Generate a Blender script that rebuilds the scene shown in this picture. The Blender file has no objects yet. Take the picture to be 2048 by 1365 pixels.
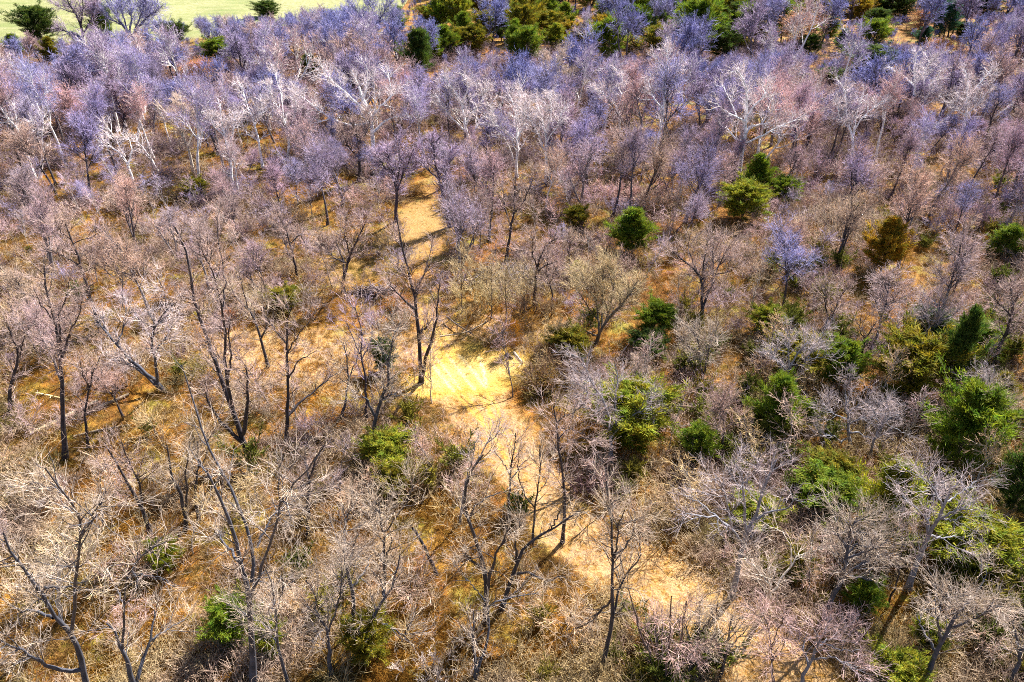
import bpy, math, random
import numpy as np
R = math.radians
# ------------------------------------------------------------------ camera, sky, sun, exposure
scene = bpy.context.scene
COL = scene.collection
CAM_H, PITCH, FPX = 35.0, 33.0, 1500.0          # metres, degrees down, focal length in pixels of the 2048 px frame
cam_d = bpy.data.cameras.new('camera'); cam = bpy.data.objects.new('camera', cam_d); COL.objects.link(cam)
cam.location = (0, 0, CAM_H); cam.rotation_euler = (R(90 - PITCH), 0, 0)
cam_d.sensor_width = 36; cam_d.lens = 36 * FPX / 2048; cam_d.clip_end = 6000
scene.camera = cam
SUN_AZ, SUN_EL = R(41), R(46)
w = bpy.data.worlds.new('World'); scene.world = w; w.use_nodes = True
nt = w.node_tree; bg = nt.nodes['Background']; sky = nt.nodes.new('ShaderNodeTexSky')
sky.sky_type = 'NISHITA'; sky.sun_disc = False; sky.sun_elevation = SUN_EL; sky.sun_rotation = SUN_AZ
nt.links.new(sky.outputs[0], bg.inputs[0]); bg.inputs[1].default_value = 0.05
sd = bpy.data.lights.new('sun', 'SUN'); sun = bpy.data.objects.new('sun', sd); COL.objects.link(sun)
sd.energy = 5.0; sd.angle = R(0.5); sd.color = (1.0, 0.93, 0.82)
S = np.array([math.sin(SUN_AZ) * math.cos(SUN_EL), math.cos(SUN_AZ) * math.cos(SUN_EL), math.sin(SUN_EL)])
from mathutils import Vector
sun.rotation_euler = Vector(S).to_track_quat('Z', 'Y').to_euler()
sun.location = (60, 60, 120)
vs = scene.view_settings; vs.view_transform = 'Standard'; vs.look = 'None'; vs.gamma = 1; vs.exposure = 1.9
scene.cycles.use_denoising = False; scene.cycles.filter_width = 1.0; scene.cycles.sample_clamp_indirect = 6
scene.cycles.max_bounces = 5; scene.cycles.diffuse_bounces = 3

# ------------------------------------------------------------------ pixel <-> ground
CP, SP = math.cos(R(PITCH)), math.sin(R(PITCH))
CAM = np.array([0, 0, CAM_H])
def hgt(x, y):
    x = np.asarray(x, float); y = np.asarray(y, float)
    return (0.30 * np.sin(x * .11 + 1.3) * np.sin(y * .083 + .4) + 0.14 * np.sin(x * .31 + y * .23)
            + 0.05 * np.sin(x * .93 - y * .71) * np.sin(y * 1.13 + x * .37))
def ray(px, py):
    u = (np.asarray(px, float) - 1024) / FPX; v = (682.5 - np.asarray(py, float)) / FPX
    return np.stack([u, CP + v * SP, -SP + v * CP], -1)
def ground(px, py):
    d = ray(px, py); t = -CAM_H / d[..., 2]
    return CAM + d * t[..., None]
def project(P):
    q = P - CAM
    z = q[..., 1] * CP - q[..., 2] * SP; yv = q[..., 1] * SP + q[..., 2] * CP
    z = np.maximum(z, .1)
    return 1024 + FPX * q[..., 0] / z, 682.5 - FPX * yv / z
def ppm(px, py):                                    # photo pixels per metre at a ground point
    g = ground(px, py); return FPX / (g[1] * CP - (g[2] - CAM_H) * SP)

# ------------------------------------------------------------------ mesh helpers
def norm(a): return a / np.maximum(np.linalg.norm(a, axis=-1, keepdims=True), 1e-9)
class MB:
    def __init__(s): s.v = []; s.f = []; s.m = []; s.n = 0
    def add(s, v, f, m=0):
        s.v.append(v.reshape(-1, 3)); s.f.append(f.reshape(-1, 4) + s.n); s.m.append(np.full(f.reshape(-1, 4).shape[0], m, np.int32)); s.n += s.v[-1].shape[0]
    def tubes(s, P, Rr, n, rng, m=0, lump=0.):
        B, K, _ = P.shape
        T = norm(np.gradient(P, axis=1)); ref = norm(rng.normal(size=(B, 1, 3)))
        ref = np.broadcast_to(ref, T.shape)
        U = norm(np.cross(T, ref)); V = np.cross(T, U)
        a = np.arange(n) * 2 * np.pi / n
        rr = Rr[:, :, None, None]
        if lump: rr = rr * (1 + lump * rng.normal(size=(B, K, n, 1)))
        v = P[:, :, None] + rr * (np.cos(a)[:, None] * U[:, :, None] + np.sin(a)[:, None] * V[:, :, None])
        i = (np.arange(B)[:, None, None] * K + np.arange(K - 1)[None, :, None]) * n + np.arange(n)[None, None]
        j = (np.arange(B)[:, None, None] * K + np.arange(K - 1)[None, :, None]) * n + ((np.arange(n) + 1) % n)[None, None]
        s.add(v, np.stack([i, j, j + n, i + n], -1), m)
    def build(s, name, mats):
        v = np.concatenate(s.v); f = np.concatenate(s.f); m = np.concatenate(s.m)
        me = bpy.data.meshes.new(name)
        me.vertices.add(len(v)); me.vertices.foreach_set('co', v.astype(np.float32).ravel())
        me.loops.add(f.size); me.loops.foreach_set('vertex_index', f.astype(np.int32).ravel())
        me.polygons.add(len(f)); me.polygons.foreach_set('loop_start', np.arange(0, f.size, 4, dtype=np.int32))
        me.polygons.foreach_set('material_index', m)
        me.polygons.foreach_set('use_smooth', np.ones(len(f), bool))
        for x in (mats if isinstance(mats, (list, tuple)) else [mats]): me.materials.append(x)
        me.update(calc_edges=True)
        return me
def obj(name, data, parent=None, color=None):
    o = bpy.data.objects.new(name, data); COL.objects.link(o)
    if parent is not None: o.parent = parent
    if color is not None: o.color = (*color, 1)
    return o
def tag(o, label=None, cat=None, group=None, kind=None):
    if label: o['label'] = label
    if cat: o['category'] = cat
    if group: o['group'] = group
    if kind: o['kind'] = kind
    return o

# ------------------------------------------------------------------ materials
def mat(name):
    m = bpy.data.materials.new(name); m.use_nodes = True
    b = m.node_tree.nodes['Principled BSDF']; b.inputs['Roughness'].default_value = .85
    b.inputs['Specular IOR Level'].default_value = .25
    return m, m.node_tree, b
def nd(t, typ, **k):
    n = t.nodes.new(typ)
    for a, v in k.items(): setattr(n, a, v)
    return n
def mixc(t, fac, a, b, mode='MIX'):
    n = nd(t, 'ShaderNodeMix', data_type='RGBA', blend_type=mode)
    for s, v in ((n.inputs[0], fac), (n.inputs[6], a), (n.inputs[7], b)):
        if hasattr(v, 'is_linked'): t.links.new(v, s)
        elif isinstance(v, (int, float)): s.default_value = v
        else: s.default_value = (*v, 1)
    return n.outputs[2]
def noise(t, vec, scale, detail=3, rough=.6):
    n = nd(t, 'ShaderNodeTexNoise'); n.inputs['Scale'].default_value = scale; n.inputs['Detail'].default_value = detail; n.inputs['Roughness'].default_value = rough
    if vec is not None: t.links.new(vec, n.inputs['Vector'])
    return n.outputs['Fac']
def ramp(t, fac, lo, hi):
    n = nd(t, 'ShaderNodeMapRange'); n.inputs[1].default_value = lo; n.inputs[2].default_value = hi
    t.links.new(fac, n.inputs[0]); return n.outputs[0]
def island(t, lo, hi):
    g = nd(t, 'ShaderNodeNewGeometry'); r_ = nd(t, 'ShaderNodeMapRange'); r_.inputs[3].default_value = lo; r_.inputs[4].default_value = hi
    t.links.new(g.outputs['Random Per Island'], r_.inputs[0]); c_ = nd(t, 'ShaderNodeCombineColor')
    for q in range(3): t.links.new(r_.outputs[0], c_.inputs[q])
    return c_.outputs[0]
def object_colour_mat(name, var, sc1, sc2, lo=.6, hi=1.35, isl=None):     # base colour = the object's own colour, mottled
    m, t, b = mat(name)
    oi = nd(t, 'ShaderNodeObjectInfo'); tc = nd(t, 'ShaderNodeTexCoord')
    n1 = ramp(t, noise(t, tc.outputs['Object'], sc1), .3, .7); n2 = ramp(t, noise(t, tc.outputs['Object'], sc2), .35, .65)
    c = mixc(t, n1, [lo, lo, lo], [hi, hi, hi]); c2 = mixc(t, n2, var[0], var[1])
    c = mixc(t, 1, c, c2, 'MULTIPLY'); c = mixc(t, 1, oi.outputs['Color'], c, 'MULTIPLY')
    if isl: c = mixc(t, 1, c, island(t, *isl), 'MULTIPLY')
    t.links.new(c, b.inputs['Base Color']); return m
M_TWIG = object_colour_mat('twigs', ((1.1, .98, .84), (.92, .95, 1.12)), .9, 3.0, .75, 1.2, (.28, 1.55))
M_BARK = object_colour_mat('bark', ((1.05, 1., .93), (.85, .92, 1.1)), 2.2, 14., .55, 1.45)
def translucent(m, f):
    t = m.node_tree; b = t.nodes['Principled BSDF']; tr = nd(t, 'ShaderNodeBsdfTranslucent'); mx = nd(t, 'ShaderNodeMixShader'); mx.inputs[0].default_value = f
    t.links.new(b.inputs['Base Color'].links[0].from_socket, tr.inputs[0]); t.links.new(b.outputs[0], mx.inputs[1]); t.links.new(tr.outputs[0], mx.inputs[2]); t.links.new(mx.outputs[0], t.nodes['Material Output'].inputs[0]); return m
M_LEAF = object_colour_mat('foliage', ((1.5, 1.12, .7), (.68, .95, 1.0)), .9, 1.9, .75, 1.3, (.55, 1.4))
def plain_twig(name, a, b_, patch=None):
    m, t, b = mat(name); tc = nd(t, 'ShaderNodeTexCoord'); oi = nd(t, 'ShaderNodeObjectInfo'); g = nd(t, 'ShaderNodeNewGeometry')
    c = mixc(t, oi.outputs['Random'], a, b_)
    if patch:
        c = mixc(t, ramp(t, noise(t, g.outputs['Position'], .09, 2), .44, .56), c, mixc(t, oi.outputs['Random'], *patch[0])); c = mixc(t, ramp(t, noise(t, g.outputs['Position'], .17, 2), .56, .66), c, mixc(t, oi.outputs['Random'], *patch[1]))
    n1 = ramp(t, noise(t, g.outputs['Position'], .35), .35, .65); c = mixc(t, n1, mixc(t, 1, c, [.75, .75, .78], 'MULTIPLY'), c); c = mixc(t, 1, c, island(t, .25, 1.4), 'MULTIPLY')
    t.links.new(c, b.inputs['Base Color']); return m
translucent(M_LEAF, .4)
M_BRUSH = plain_twig('brush twigs', (.62, .45, .20), (.60, .46, .29), (((.50, .34, .27), (.54, .42, .34)), ((.34, .29, .09), (.27, .19, .07))))
M_FAR = plain_twig('far twigs', (.44, .38, .56), (.60, .43, .43))
M_FARB = plain_twig('far bark', (.07, .055, .075), (.20, .17, .20))
M_GRASS = plain_twig('dry grass', (.52, .29, .055), (.40, .18, .025), (((.44, .30, .10), (.40, .24, .11)), ((.26, .22, .04), (.30, .18, .03))))
M_GREENGRASS = plain_twig('green grass', (.30, .32, .06), (.42, .36, .10))
translucent(M_GRASS, .35); translucent(M_GREENGRASS, .35)
# ------------------------------------------------------------------ ground, path, field
def poly_px(pts): return ground(*np.array(pts, float).T)[:, :2]
def seg_dist(x, y, pl, widths=None):
    best = np.full(x.shape, 1e9)
    for i in range(len(pl) - 1):
        a, b = pl[i], pl[i + 1]; d = b - a; L = (d ** 2).sum()
        t = np.clip(((x - a[0]) * d[0] + (y - a[1]) * d[1]) / L, 0, 1)
        dist = np.hypot(x - a[0] - t * d[0], y - a[1] - t * d[1])
        if widths is not None: dist = dist / (widths[i] * (1 - t) + widths[i + 1] * t)
        best = np.minimum(best, dist)
    return best
PATH = poly_px([(860, 365), (840, 420), (848, 480), (862, 540), (850, 600), (862, 660), (900, 740), (965, 820), (1010, 880), (1060, 950), (1110, 1020), (1150, 1080), (1230, 1130), (1330, 1170), (1420, 1230), (1500, 1290), (1570, 1350), (1640, 1430)])
PATHW = np.array([2.0, 2.2, 2.0, 1.5, 1.3, 1.6, 2.5, 2.7, 2.3, 2.0, 2.0, 2.0, 2.1, 2.3, 2.3, 2.2, 2.3, 2.3])
ARM = poly_px([(470, 690), (560, 715), (660, 720), (760, 700), (850, 690)]); ARMW = np.array([2.2, 3.5, 3.7, 2.8, 2.2])
CLEAR = poly_px([(850, 770), (930, 735), (1010, 725)]); CLEARW = np.array([2.0, 4.0, 3.0])
CLEAR2 = poly_px([(930, 660), (1010, 650), (1110, 655)]); CLEAR2W = np.array([1.5, 2.2, 1.6])
GRASSY = poly_px([(690, 540), (760, 500), (850, 440)]); GRASSYW = np.array([3.5, 4.5, 4.])
FIELD = poly_px([(-600, 112), (0, 97), (150, 88), (400, 78), (500, 66), (560, 52), (700, 42), (820, 48), (868, 30), (880, 5), (900, -60), (930, -160)])
def wob(x, y): return .28 * np.sin(x * 1.3 + 2.1 * np.sin(y * .6)) + .22 * np.sin(y * 1.7 + 1.4 * np.sin(x * .9)) + .15 * np.sin(x * 3.1 + y * 2.7)
def sm(d, a, b): t = np.clip((b - d) / (b - a), 0, 1); return t * t * (3 - 2 * t)
def in_field(x, y):
    yy = np.interp(x, FIELD[:, 0], FIELD[:, 1]); return np.where(x < FIELD[-1, 0] , y - yy, -50.)
def masks(x, y):
    w_ = wob(x, y)
    path = sm(seg_dist(x, y, PATH, PATHW) + .3 * w_, .75, 1.35)
    arm = sm(seg_dist(x, y, ARM, ARMW) + .3 * w_, .6, 1.4)
    clr = sm(seg_dist(x, y, CLEAR, CLEARW) + .25 * w_, .65, 1.15)
    clr2 = sm(seg_dist(x, y, CLEAR2, CLEAR2W) + .3 * w_, .6, 1.3)
    gr = sm(seg_dist(x, y, GRASSY, GRASSYW) + .4 * w_, .6, 1.3)
    return path, arm, clr, clr2, gr
def graded(lo, hi, step, far_lo, far_hi, g):
    c = list(np.arange(lo, hi + 1e-6, step)); s = step; a = lo
    left = []
    while a > far_lo: s *= g; a -= s; left.append(a)
    s = step; a = hi; right = []
    while a < far_hi: s *= g; a += s; right.append(a)
    return np.array(left[::-1] + c + right)
gx = graded(-32, 32, .17, -1800, 1800, 1.035); gy = graded(20, 84, .17, -600, 4000, 1.03)
X, Y = np.meshgrid(gx, gy)
gm = MB(); ny, nx = X.shape
i = (np.arange(ny - 1)[:, None] * nx + np.arange(nx - 1)[None])
gm.add(np.stack([X, Y, hgt(X, Y)], -1), np.stack([i, i + 1, i + nx + 1, i + nx], -1))
mg, t, b = mat('leaf litter ground')
gme = gm.build('ground', mg)
path, arm, clr, clr2, gr = masks(X, Y)
TR = [[(852, 590), (862, 640), (884, 690), (925, 745), (965, 795), (1000, 850), (1030, 900)], [(838, 600), (846, 645), (866, 700), (905, 755), (945, 805), (980, 860), (1012, 915)],
      [(846, 690), (880, 745), (915, 785), (950, 830)], [(868, 640), (905, 690), (950, 740), (985, 790), (1005, 840)], [(858, 720), (895, 765), (935, 810), (970, 850)], [(955, 690), (968, 740), (976, 790), (982, 850)]]
trk = np.zeros_like(X)
for p in TR: trk = np.maximum(trk, sm(seg_dist(X, Y, poly_px(p)) + .05 * wob(X * 1.3, Y * 1.3), .05, .19))
fld = np.clip(in_field(X, Y) / 4 + .5 + .5 * wob(X * .4, Y * .4), 0, 1)
core = sm(seg_dist(X, Y, CLEAR, CLEARW) + .3 * wob(X * 1.7, Y * 1.9), .15, .9)
pale = np.clip(np.maximum(.62 * clr * (1 - .0 * trk), .62 * trk * path * .8) + .09 * core + .17 * trk * np.clip(.8 + .5 * wob(X * .9, Y * .8), .2, 1), 0, 1)
a1 = gme.color_attributes.new('zones', 'FLOAT_COLOR', 'POINT'); pk = np.interp(Y, [20, 34, 40, 47, 52, 60, 90], [1., 1., 1., 1., .95, .40, .30]) * (.88 + .3 * wob(X * 1.1 + 4, Y * .9))
a1.data.foreach_set('color', np.stack([np.clip(np.maximum(np.maximum(path * pk, arm * .95), .7 * clr2), 0, 1), pale, gr, fld], -1).astype(np.float32).ravel())
at = nd(t, 'ShaderNodeAttribute', attribute_name='zones'); sp = nd(t, 'ShaderNodeSeparateColor'); t.links.new(at.outputs['Color'], sp.inputs[0])
pos = nd(t, 'ShaderNodeNewGeometry').outputs['Position']
n_big = ramp(t, noise(t, pos, .12, 3), .38, .62); n_mid = ramp(t, noise(t, pos, .8, 4), .36, .64); n_fin = ramp(t, noise(t, pos, 6., 4, .7), .36, .64); n_vf = ramp(t, noise(t, pos, 21., 3, .7), .36, .64)
lit = mixc(t, n_big, (.46, .185, .014), (.48, .29, .045))
lit = mixc(t, n_mid, lit, (.21, .075, .009)); lit = mixc(t, n_fin, mixc(t, 1, lit, (.5, .46, .45), 'MULTIPLY'), lit)
grn = ramp(t, noise(t, pos, .25, 3), .52, .66); lit = mixc(t, grn, lit, (.25, .21, .03))
tan = mixc(t, n_mid, (.56, .345, .155), (.54, .36, .20)); tan = mixc(t, n_fin, mixc(t, 1, tan, (.66, .62, .55), 'MULTIPLY'), tan); n_pat = ramp(t, noise(t, pos, 1.7, 5, .7), .49, .60); tan = mixc(t, n_pat, tan, mixc(t, n_fin, (.26, .11, .018), (.42, .24, .06)))
pal = mixc(t, n_mid, (.66, .46, .13), (.52, .32, .055)); pal = mixc(t, n_fin, mixc(t, 1, pal, (.8, .7, .5), 'MULTIPLY'), pal)
grs = mixc(t, n_fin, (.27, .155, .035), (.38, .23, .075))
fgr = mixc(t, ramp(t, noise(t, pos, .06, 4), .42, .6), (.155, .21, .065), (.34, .33, .18)); mp = nd(t, 'ShaderNodeMapping'); mp.inputs['Scale'].default_value = (.03, .30, 1); t.links.new(pos, mp.inputs[0]); fgr = mixc(t, ramp(t, noise(t, mp.outputs[0], 1., 4, .65), .42, .6), fgr, mixc(t, .55, fgr, (.40, .37, .22))); fgr = mixc(t, n_mid, fgr, (.22, .24, .085))
c = mixc(t, sp.outputs['Blue'], lit, grs); c = mixc(t, sp.outputs['Red'], c, tan); c = mixc(t, ramp(t, sp.outputs['Green'], 0, .6), c, pal); mm = nd(t, 'ShaderNodeMath', operation='MULTIPLY'); t.links.new(ramp(t, sp.outputs['Green'], .66, .95), mm.inputs[0]); t.links.new(ramp(t, n_fin, -.7, .6), mm.inputs[1]); c = mixc(t, mm.outputs[0], c, mixc(t, n_fin, (.70, .58, .29), (.84, .76, .54)))
c = mixc(t, at.outputs['Alpha'], c, fgr); c = mixc(t, n_vf, mixc(t, 1, c, (.72, .7, .66), 'MULTIPLY'), c)
t.links.new(c, b.inputs['Base Color'])
bp = nd(t, 'ShaderNodeBump'); bp.inputs['Strength'].default_value = .7; bp.inputs['Distance'].default_value = .12
t.links.new(n_fin, bp.inputs['Height']); t.links.new(bp.outputs[0], b.inputs['Normal'])
tag(obj('ground', gme), kind='structure')

# ------------------------------------------------------------------ growing branches
def grow(rng, P, Rr, n, t0, t1, ang, ln, K, wander, up, rr, rmax, rtip, bias=1.):
    B, Kp, _ = P.shape
    L = np.linalg.norm(np.diff(P, axis=1), axis=2).sum(1)
    idx = rng.choice(B, n, p=L / L.sum()); t_ = t0 + (t1 - t0) * rng.random(n) ** bias
    f = t_ * (Kp - 1); k = np.minimum(f.astype(int), Kp - 2); fr = (f - k)[:, None]
    p0 = P[idx, k] * (1 - fr) + P[idx, k + 1] * fr; tan = norm(P[idx, k + 1] - P[idx, k])
    r0 = np.minimum((Rr[idx, k] * (1 - fr[:, 0]) + Rr[idx, k + 1] * fr[:, 0]) * rr, rmax)
    v = rng.normal(size=(n, 3)); v = norm(v - (v * tan).sum(1, keepdims=True) * tan)
    a = np.radians(rng.uniform(ang[0], ang[1], n))[:, None]
    d = norm(np.cos(a) * tan + np.sin(a) * v)
    ll = rng.uniform(ln[0], ln[1], n) * (1 - .45 * t_)
    out = np.empty((n, K, 3)); out[:, 0] = p0; st = (ll / (K - 1))[:, None]
    for q in range(1, K):
        d = norm(d + wander * rng.normal(size=(n, 3)) + np.array([0, 0, up])); out[:, q] = out[:, q - 1] + d * st
    tt = np.linspace(0, 1, K)[None]
    return out, np.maximum(r0[:, None] * (1 - tt) + rtip * tt, rtip * .8)
def crown_twigs(rng, mb, P, Rr, nb, n2, n3, size=1., up=.08, tw=1., spread=(30, 70), m=0, t0=.25, tr=None):
    """branches (into the woody mesh tr), branchlets and twigs on the limbs P; nb, n2, n3 = how many of each"""
    B1, R1 = grow(rng, P, Rr, nb, t0, 1, (spread[0] * .8, spread[1] * .85), (.9 * size, 2.7 * size), 7, .13, up, .55, .034 * tw ** .5, .012 * tw, .8)
    B2, R2 = grow(rng, B1, R1, n2, .12, 1, (18, 55), (.6 * size, 1.6 * size), 5, .15, up, .7, .016 * tw, .0065 * tw)
    (tr or mb).tubes(B1, R1, 4, rng, m); mb.tubes(B2, R2, 3, rng, m)
    if n3:
        B3, R3 = grow(rng, B2, R2, n3, .1, 1, (15, 50), (  .3 * size, .95 * size), 4, .2, up, .8, .0095 * tw, .005 * tw)
        mb.tubes(B3, R3, 3, rng, m)
def resample(pts, K):
    pts = np.asarray(pts, float)
    if len(pts) == 2: pts = np.stack([pts[0], pts.mean(0), pts[1]])
    d = np.r_[0, np.cumsum(np.linalg.norm(np.diff(pts, axis=0), axis=1))]; s = np.linspace(0, d[-1], K)
    o = np.stack([np.interp(s, d, pts[:, c_]) for c_ in range(3)], 1)
    for _ in range(1): o[1:-1] = .25 * o[:-2] + .5 * o[1:-1] + .25 * o[2:]
    return o
def tree_mesh(seed, H, W, stems=1, fork=.3, nl=7, nb=90, n2=520, n3=2600, r0=.14, up=.06, lang=(22, 55), tw=1., size=1., up2=.05):
    """a bare tree about H tall and W wide at the origin: (limbs P, R) and twigs"""
    rng = np.random.default_rng(seed); tr = MB(); cr = MB()
    K = 12; Ps = []; Rs = []
    for s in range(stems):
        d = norm(np.array([rng.normal() * .12, rng.normal() * .12, 1.]) + (stems > 1) * np.array([*(rng.normal(size=2) * .28), 0]))
        P = np.empty((K, 3)); P[0] = [rng.normal() * .12 * (stems > 1), rng.normal() * .12 * (stems > 1), -.15]
        h = H * (.8 if s == 0 else rng.uniform(.6, .8))
        for q in range(1, K):
            d = norm(d + rng.normal(size=3) * .09 + np.array([0, 0, .07])); P[q] = P[q - 1] + d * (h / (K - 1))
        tt = np.linspace(0, 1, K); Ps.append(P); Rs.append(r0 * (.8 if s else 1) * ((1 - tt) ** .8 * .86 + .14) * (1 + .5 * np.exp(-tt * 18)))
    P = np.array(Ps); Rr = np.array(Rs)
    L1, LR = grow(rng, P, Rr, nl * stems, fork, .95, lang, (W * .5, W * .95), 9, .13, up + .06, .72, .13, .018)
    tr.tubes(P, Rr, 8, rng, 0, .05); tr.tubes(L1, LR, 6, rng, 0, .04)
    allP = np.concatenate([L1, P[:, np.linspace(K // 2, K - 1, 9).round().astype(int)]]); allR = np.concatenate([LR, Rr[:, np.linspace(K // 2, K - 1, 9).round().astype(int)]])
    crown_twigs(rng, cr, allP, allR, nb, n2, n3, size, up2, tw, tr=tr)
    return tr, cr
# ------------------------------------------------------------------ traced trees (limbs follow the photo, then grow twigs all round)
VIEW = []                                           # (px0, px1, py0, py1, y): what stands in view and should stay in sight
KEEP = []                                           # the same, for what trees in front must stay below
EXCL = []                                           # (x, y, r) of everything placed so far
def full(rc, pts):                                  # points read in a 3x enlargement of cell (row, column) of the photo
    r, c_ = rc; return [(683 * c_ + x / 3., 455 * r + y / 3.) for x, y in pts]
SHADES = {'dark': ((.042, .035, .04), (.44, .34, .31)), 'grey': ((.055, .048, .05), (.48, .40, .31)), 'pale': ((.50, .44, .36), (.60, .50, .42)),
          'white': ((.86, .84, .82), (.68, .62, .64)), 'tan': ((.14, .11, .08), (.56, .46, .27)), 'lilac': ((.055, .045, .065), (.45, .37, .50)),
          'blue': ((.11, .11, .18), (.40, .40, .64)), 'pink': ((.10, .075, .075), (.52, .37, .34)), 'snow': ((.19, .19, .215), (.47, .41, .42)), 'bluegrey': ((.062, .064, .08), (.47, .40, .33))}
hero_n = 0
def traced(name, label, rc, limbs, r0, shade, dens=1., size=1., cat='tree', up=.06, twig=None, rng_seed=None, snag=False):
    global hero_n
    hero_n += 1; rng = np.random.default_rng(1000 + hero_n)
    L = [full(rc, l) for l in limbs]; r0 = r0 * (1.45 if rc[0] == 0 else (.82 if rc[0] == 2 else .95)); dens = dens * (.62 if shade == 'white' else .72 if shade == 'snow' else 1.)
    bx, by = L[0][0]; g = ground(bx, by); gz = float(hgt(g[0], g[1]))
    dist = float(g[1]); base = np.array([g[0], g[1], gz])
    Ps = []; Rs = []; pix = []
    for k, l in enumerate(L):
        l = np.array(l); d = ray(l[:, 0], l[:, 1])
        s = np.r_[0, np.cumsum(np.hypot(*np.diff(l, axis=0).T))]
        n = np.array([0, 1., 0]); t_ = (g[1]) / d[:, 1]
        P0 = CAM + d * t_[:, None]
        off0 = 0.
        r_start = r0
        if k:                                       # start where it leaves a limb already there
            q = np.concatenate(pix); j = np.argmin(np.hypot(*(q[:, :2] - l[0]).T)); off0 = q[j, 2]; r_start = q[j, 3] * .8
        metres = s / s[-1] * np.linalg.norm(np.diff(P0, axis=0), axis=1).sum()
        slope = rng.uniform(-.65, .65) if k else rng.uniform(-.12, .12)
        if k and abs(slope) < .2: slope += math.copysign(.25, slope)
        off = off0 + slope * metres
        P = CAM + d * (t_ * (1 + off / (g[1])))[:, None]
        if k == 0: P[0, 2] = gz - .15
        P = resample(P, 12)
        P[1:-1] += rng.normal(size=(10, 3)) * .035 * size
        tt = np.linspace(0, 1, 12)
        rt = max(.02 if rc[0] else .035, r_start * .25) if not snag else r_start * .7
        Rr = r_start * (1 - tt) + rt * tt
        if k == 0: Rr = Rr * (1 + .45 * np.exp(-tt * 16))
        Ps.append(P); Rs.append(Rr)
        px, py = project(P)
        pix.append(np.stack([px, py, np.interp(tt, metres / metres[-1], off), Rr], 1))
    P = np.array(Ps); Rr = np.array(Rs)
    bark, tcol = SHADES[shade]
    e = obj(name, None); e.location = base; tag(e, label, cat)
    mb = MB(); mb.tubes(P - base, Rr, 7, rng, 0, .06)
    tmb = mb
    if not snag:
        LL = np.linalg.norm(np.diff(P, axis=1), axis=2).sum()
        mb = MB(); nb = max(14, int(LL * 2.6 * dens * (.7 if rc[0] == 2 else 1)))
        crown_twigs(rng, mb, P - base, Rr, nb, int(nb * 5.0), int(nb * 30), size, up, (2.0 if g[1] > 120 else 1.6) if rc[0] == 0 else (.70 if g[1] < 45 else .95), t0=.3, tr=tmb)
        obj('crown', mb.build('crown', M_TWIG), e, twig or tcol)
    obj('trunk', tmb.build('trunk', M_BARK), e, bark)
    EXCL.append((g[0], g[1], 1.7)); q = np.array(sum(L, [])); VIEW.append((q[:, 0].min() + 8, q[:, 0].max() - 8, q[:, 1].min(), q[:, 1].max(), g[1]))
    if shade == 'white': KEEP.append((q[:, 0].min() + 25, q[:, 0].max() - 25, q[:, 1].min(), q[:, 1].max() - 10, g[1]))
    return e
T = traced
# --- around the clearing (middle cell)
T('bare_tree', 'tall dark bare tree with two stems at the left edge of the pale clearing', (1, 1), [[(478, 930), (475, 740), (460, 600), (440, 490), (445, 400), (400, 270), (380, 180), (345, 60), (330, -60)], [(490, 880), (510, 770), (550, 640), (570, 560), (575, 440), (600, 330)], [(440, 490), (400, 460), (330, 390), (280, 340)], [(445, 400), (470, 330), (510, 250), (530, 160)], [(465, 640), (520, 590), (545, 540)]], .19, 'dark', .75)
T('bare_tree', 'broad tan bare tree fanning from its base right of the clearing', (1, 1), [[(1530, 690), (1560, 610), (1640, 500), (1720, 430), (1770, 330)], [(1550, 640), (1540, 560), (1530, 440), (1500, 300)], [(1555, 620), (1590, 560), (1620, 430), (1640, 300), (1620, 200)], [(1535, 650), (1440, 620), (1330, 640), (1250, 635)], [(1545, 560), (1480, 480), (1400, 350)], [(1560, 600), (1570, 450), (1570, 250)], [(1530, 440), (1460, 330), (1430, 240)]], .17, 'tan', 2.3)
T('bare_tree', 'grey white bare tree with spreading limbs over the yellow green cedar below the clearing', (1, 1), [[(1626, 1395), (1610, 1200), (1590, 1080), (1560, 1000), (1480, 900), (1440, 780)], [(1620, 1260), (1690, 1170), (1780, 1110), (1880, 1080)], [(1650, 1190), (1640, 1050), (1660, 900), (1640, 800)], [(1590, 1080), (1530, 1100), (1450, 1080)], [(1560, 1000), (1500, 1010), (1430, 950)], [(1780, 1110), (1830, 1000), (1890, 950)]], .14, 'snow', 1.8)
T('bare_tree', 'slim dark bare tree beside the path with pale branches swept to its right', (1, 1), [[(1325, 1905), (1330, 1795), (1345, 1645), (1325, 1465), (1310, 1340), (1280, 1130), (1270, 1070)], [(1300, 1270), (1360, 1200), (1430, 1230), (1500, 1280)], [(1285, 1180), (1340, 1130), (1400, 1110), (1450, 1060)], [(1310, 1330), (1370, 1280), (1450, 1260)]], .12, 'dark', .9)
T('bare_tree', 'bare tree with bent dark trunk and pale drooping twigs left of the clearing', (1, 1), [[(190, 1280), (195, 1130), (240, 1030), (280, 960), (290, 840), (280, 760), (330, 600)], [(195, 1130), (150, 1020), (60, 1020)], [(240, 1030), (300, 1000), (350, 1010)], [(290, 840), (240, 740), (230, 660)]], .16, 'bluegrey', 1.3)
T('bare_tree', 'slender lilac tinged bare tree with upright twigs on the open ground left of the clearing', (1, 1), [[(150, 1150), (150, 1000), (140, 880), (110, 760), (130, 620), (80, 480)], [(110, 760), (60, 640), (20, 560)], [(120, 800), (180, 680), (200, 560)]], .11, 'lilac', .8)
T('bare_tree', 'bare tree with bluish forked trunk standing just left of the slender lilac tree', (1, 1), [[(0, 1140), (20, 1060), (45, 900), (35, 780), (10, 690)], [(45, 900), (90, 800), (110, 700)]], .11, 'bluegrey', .7)
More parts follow.
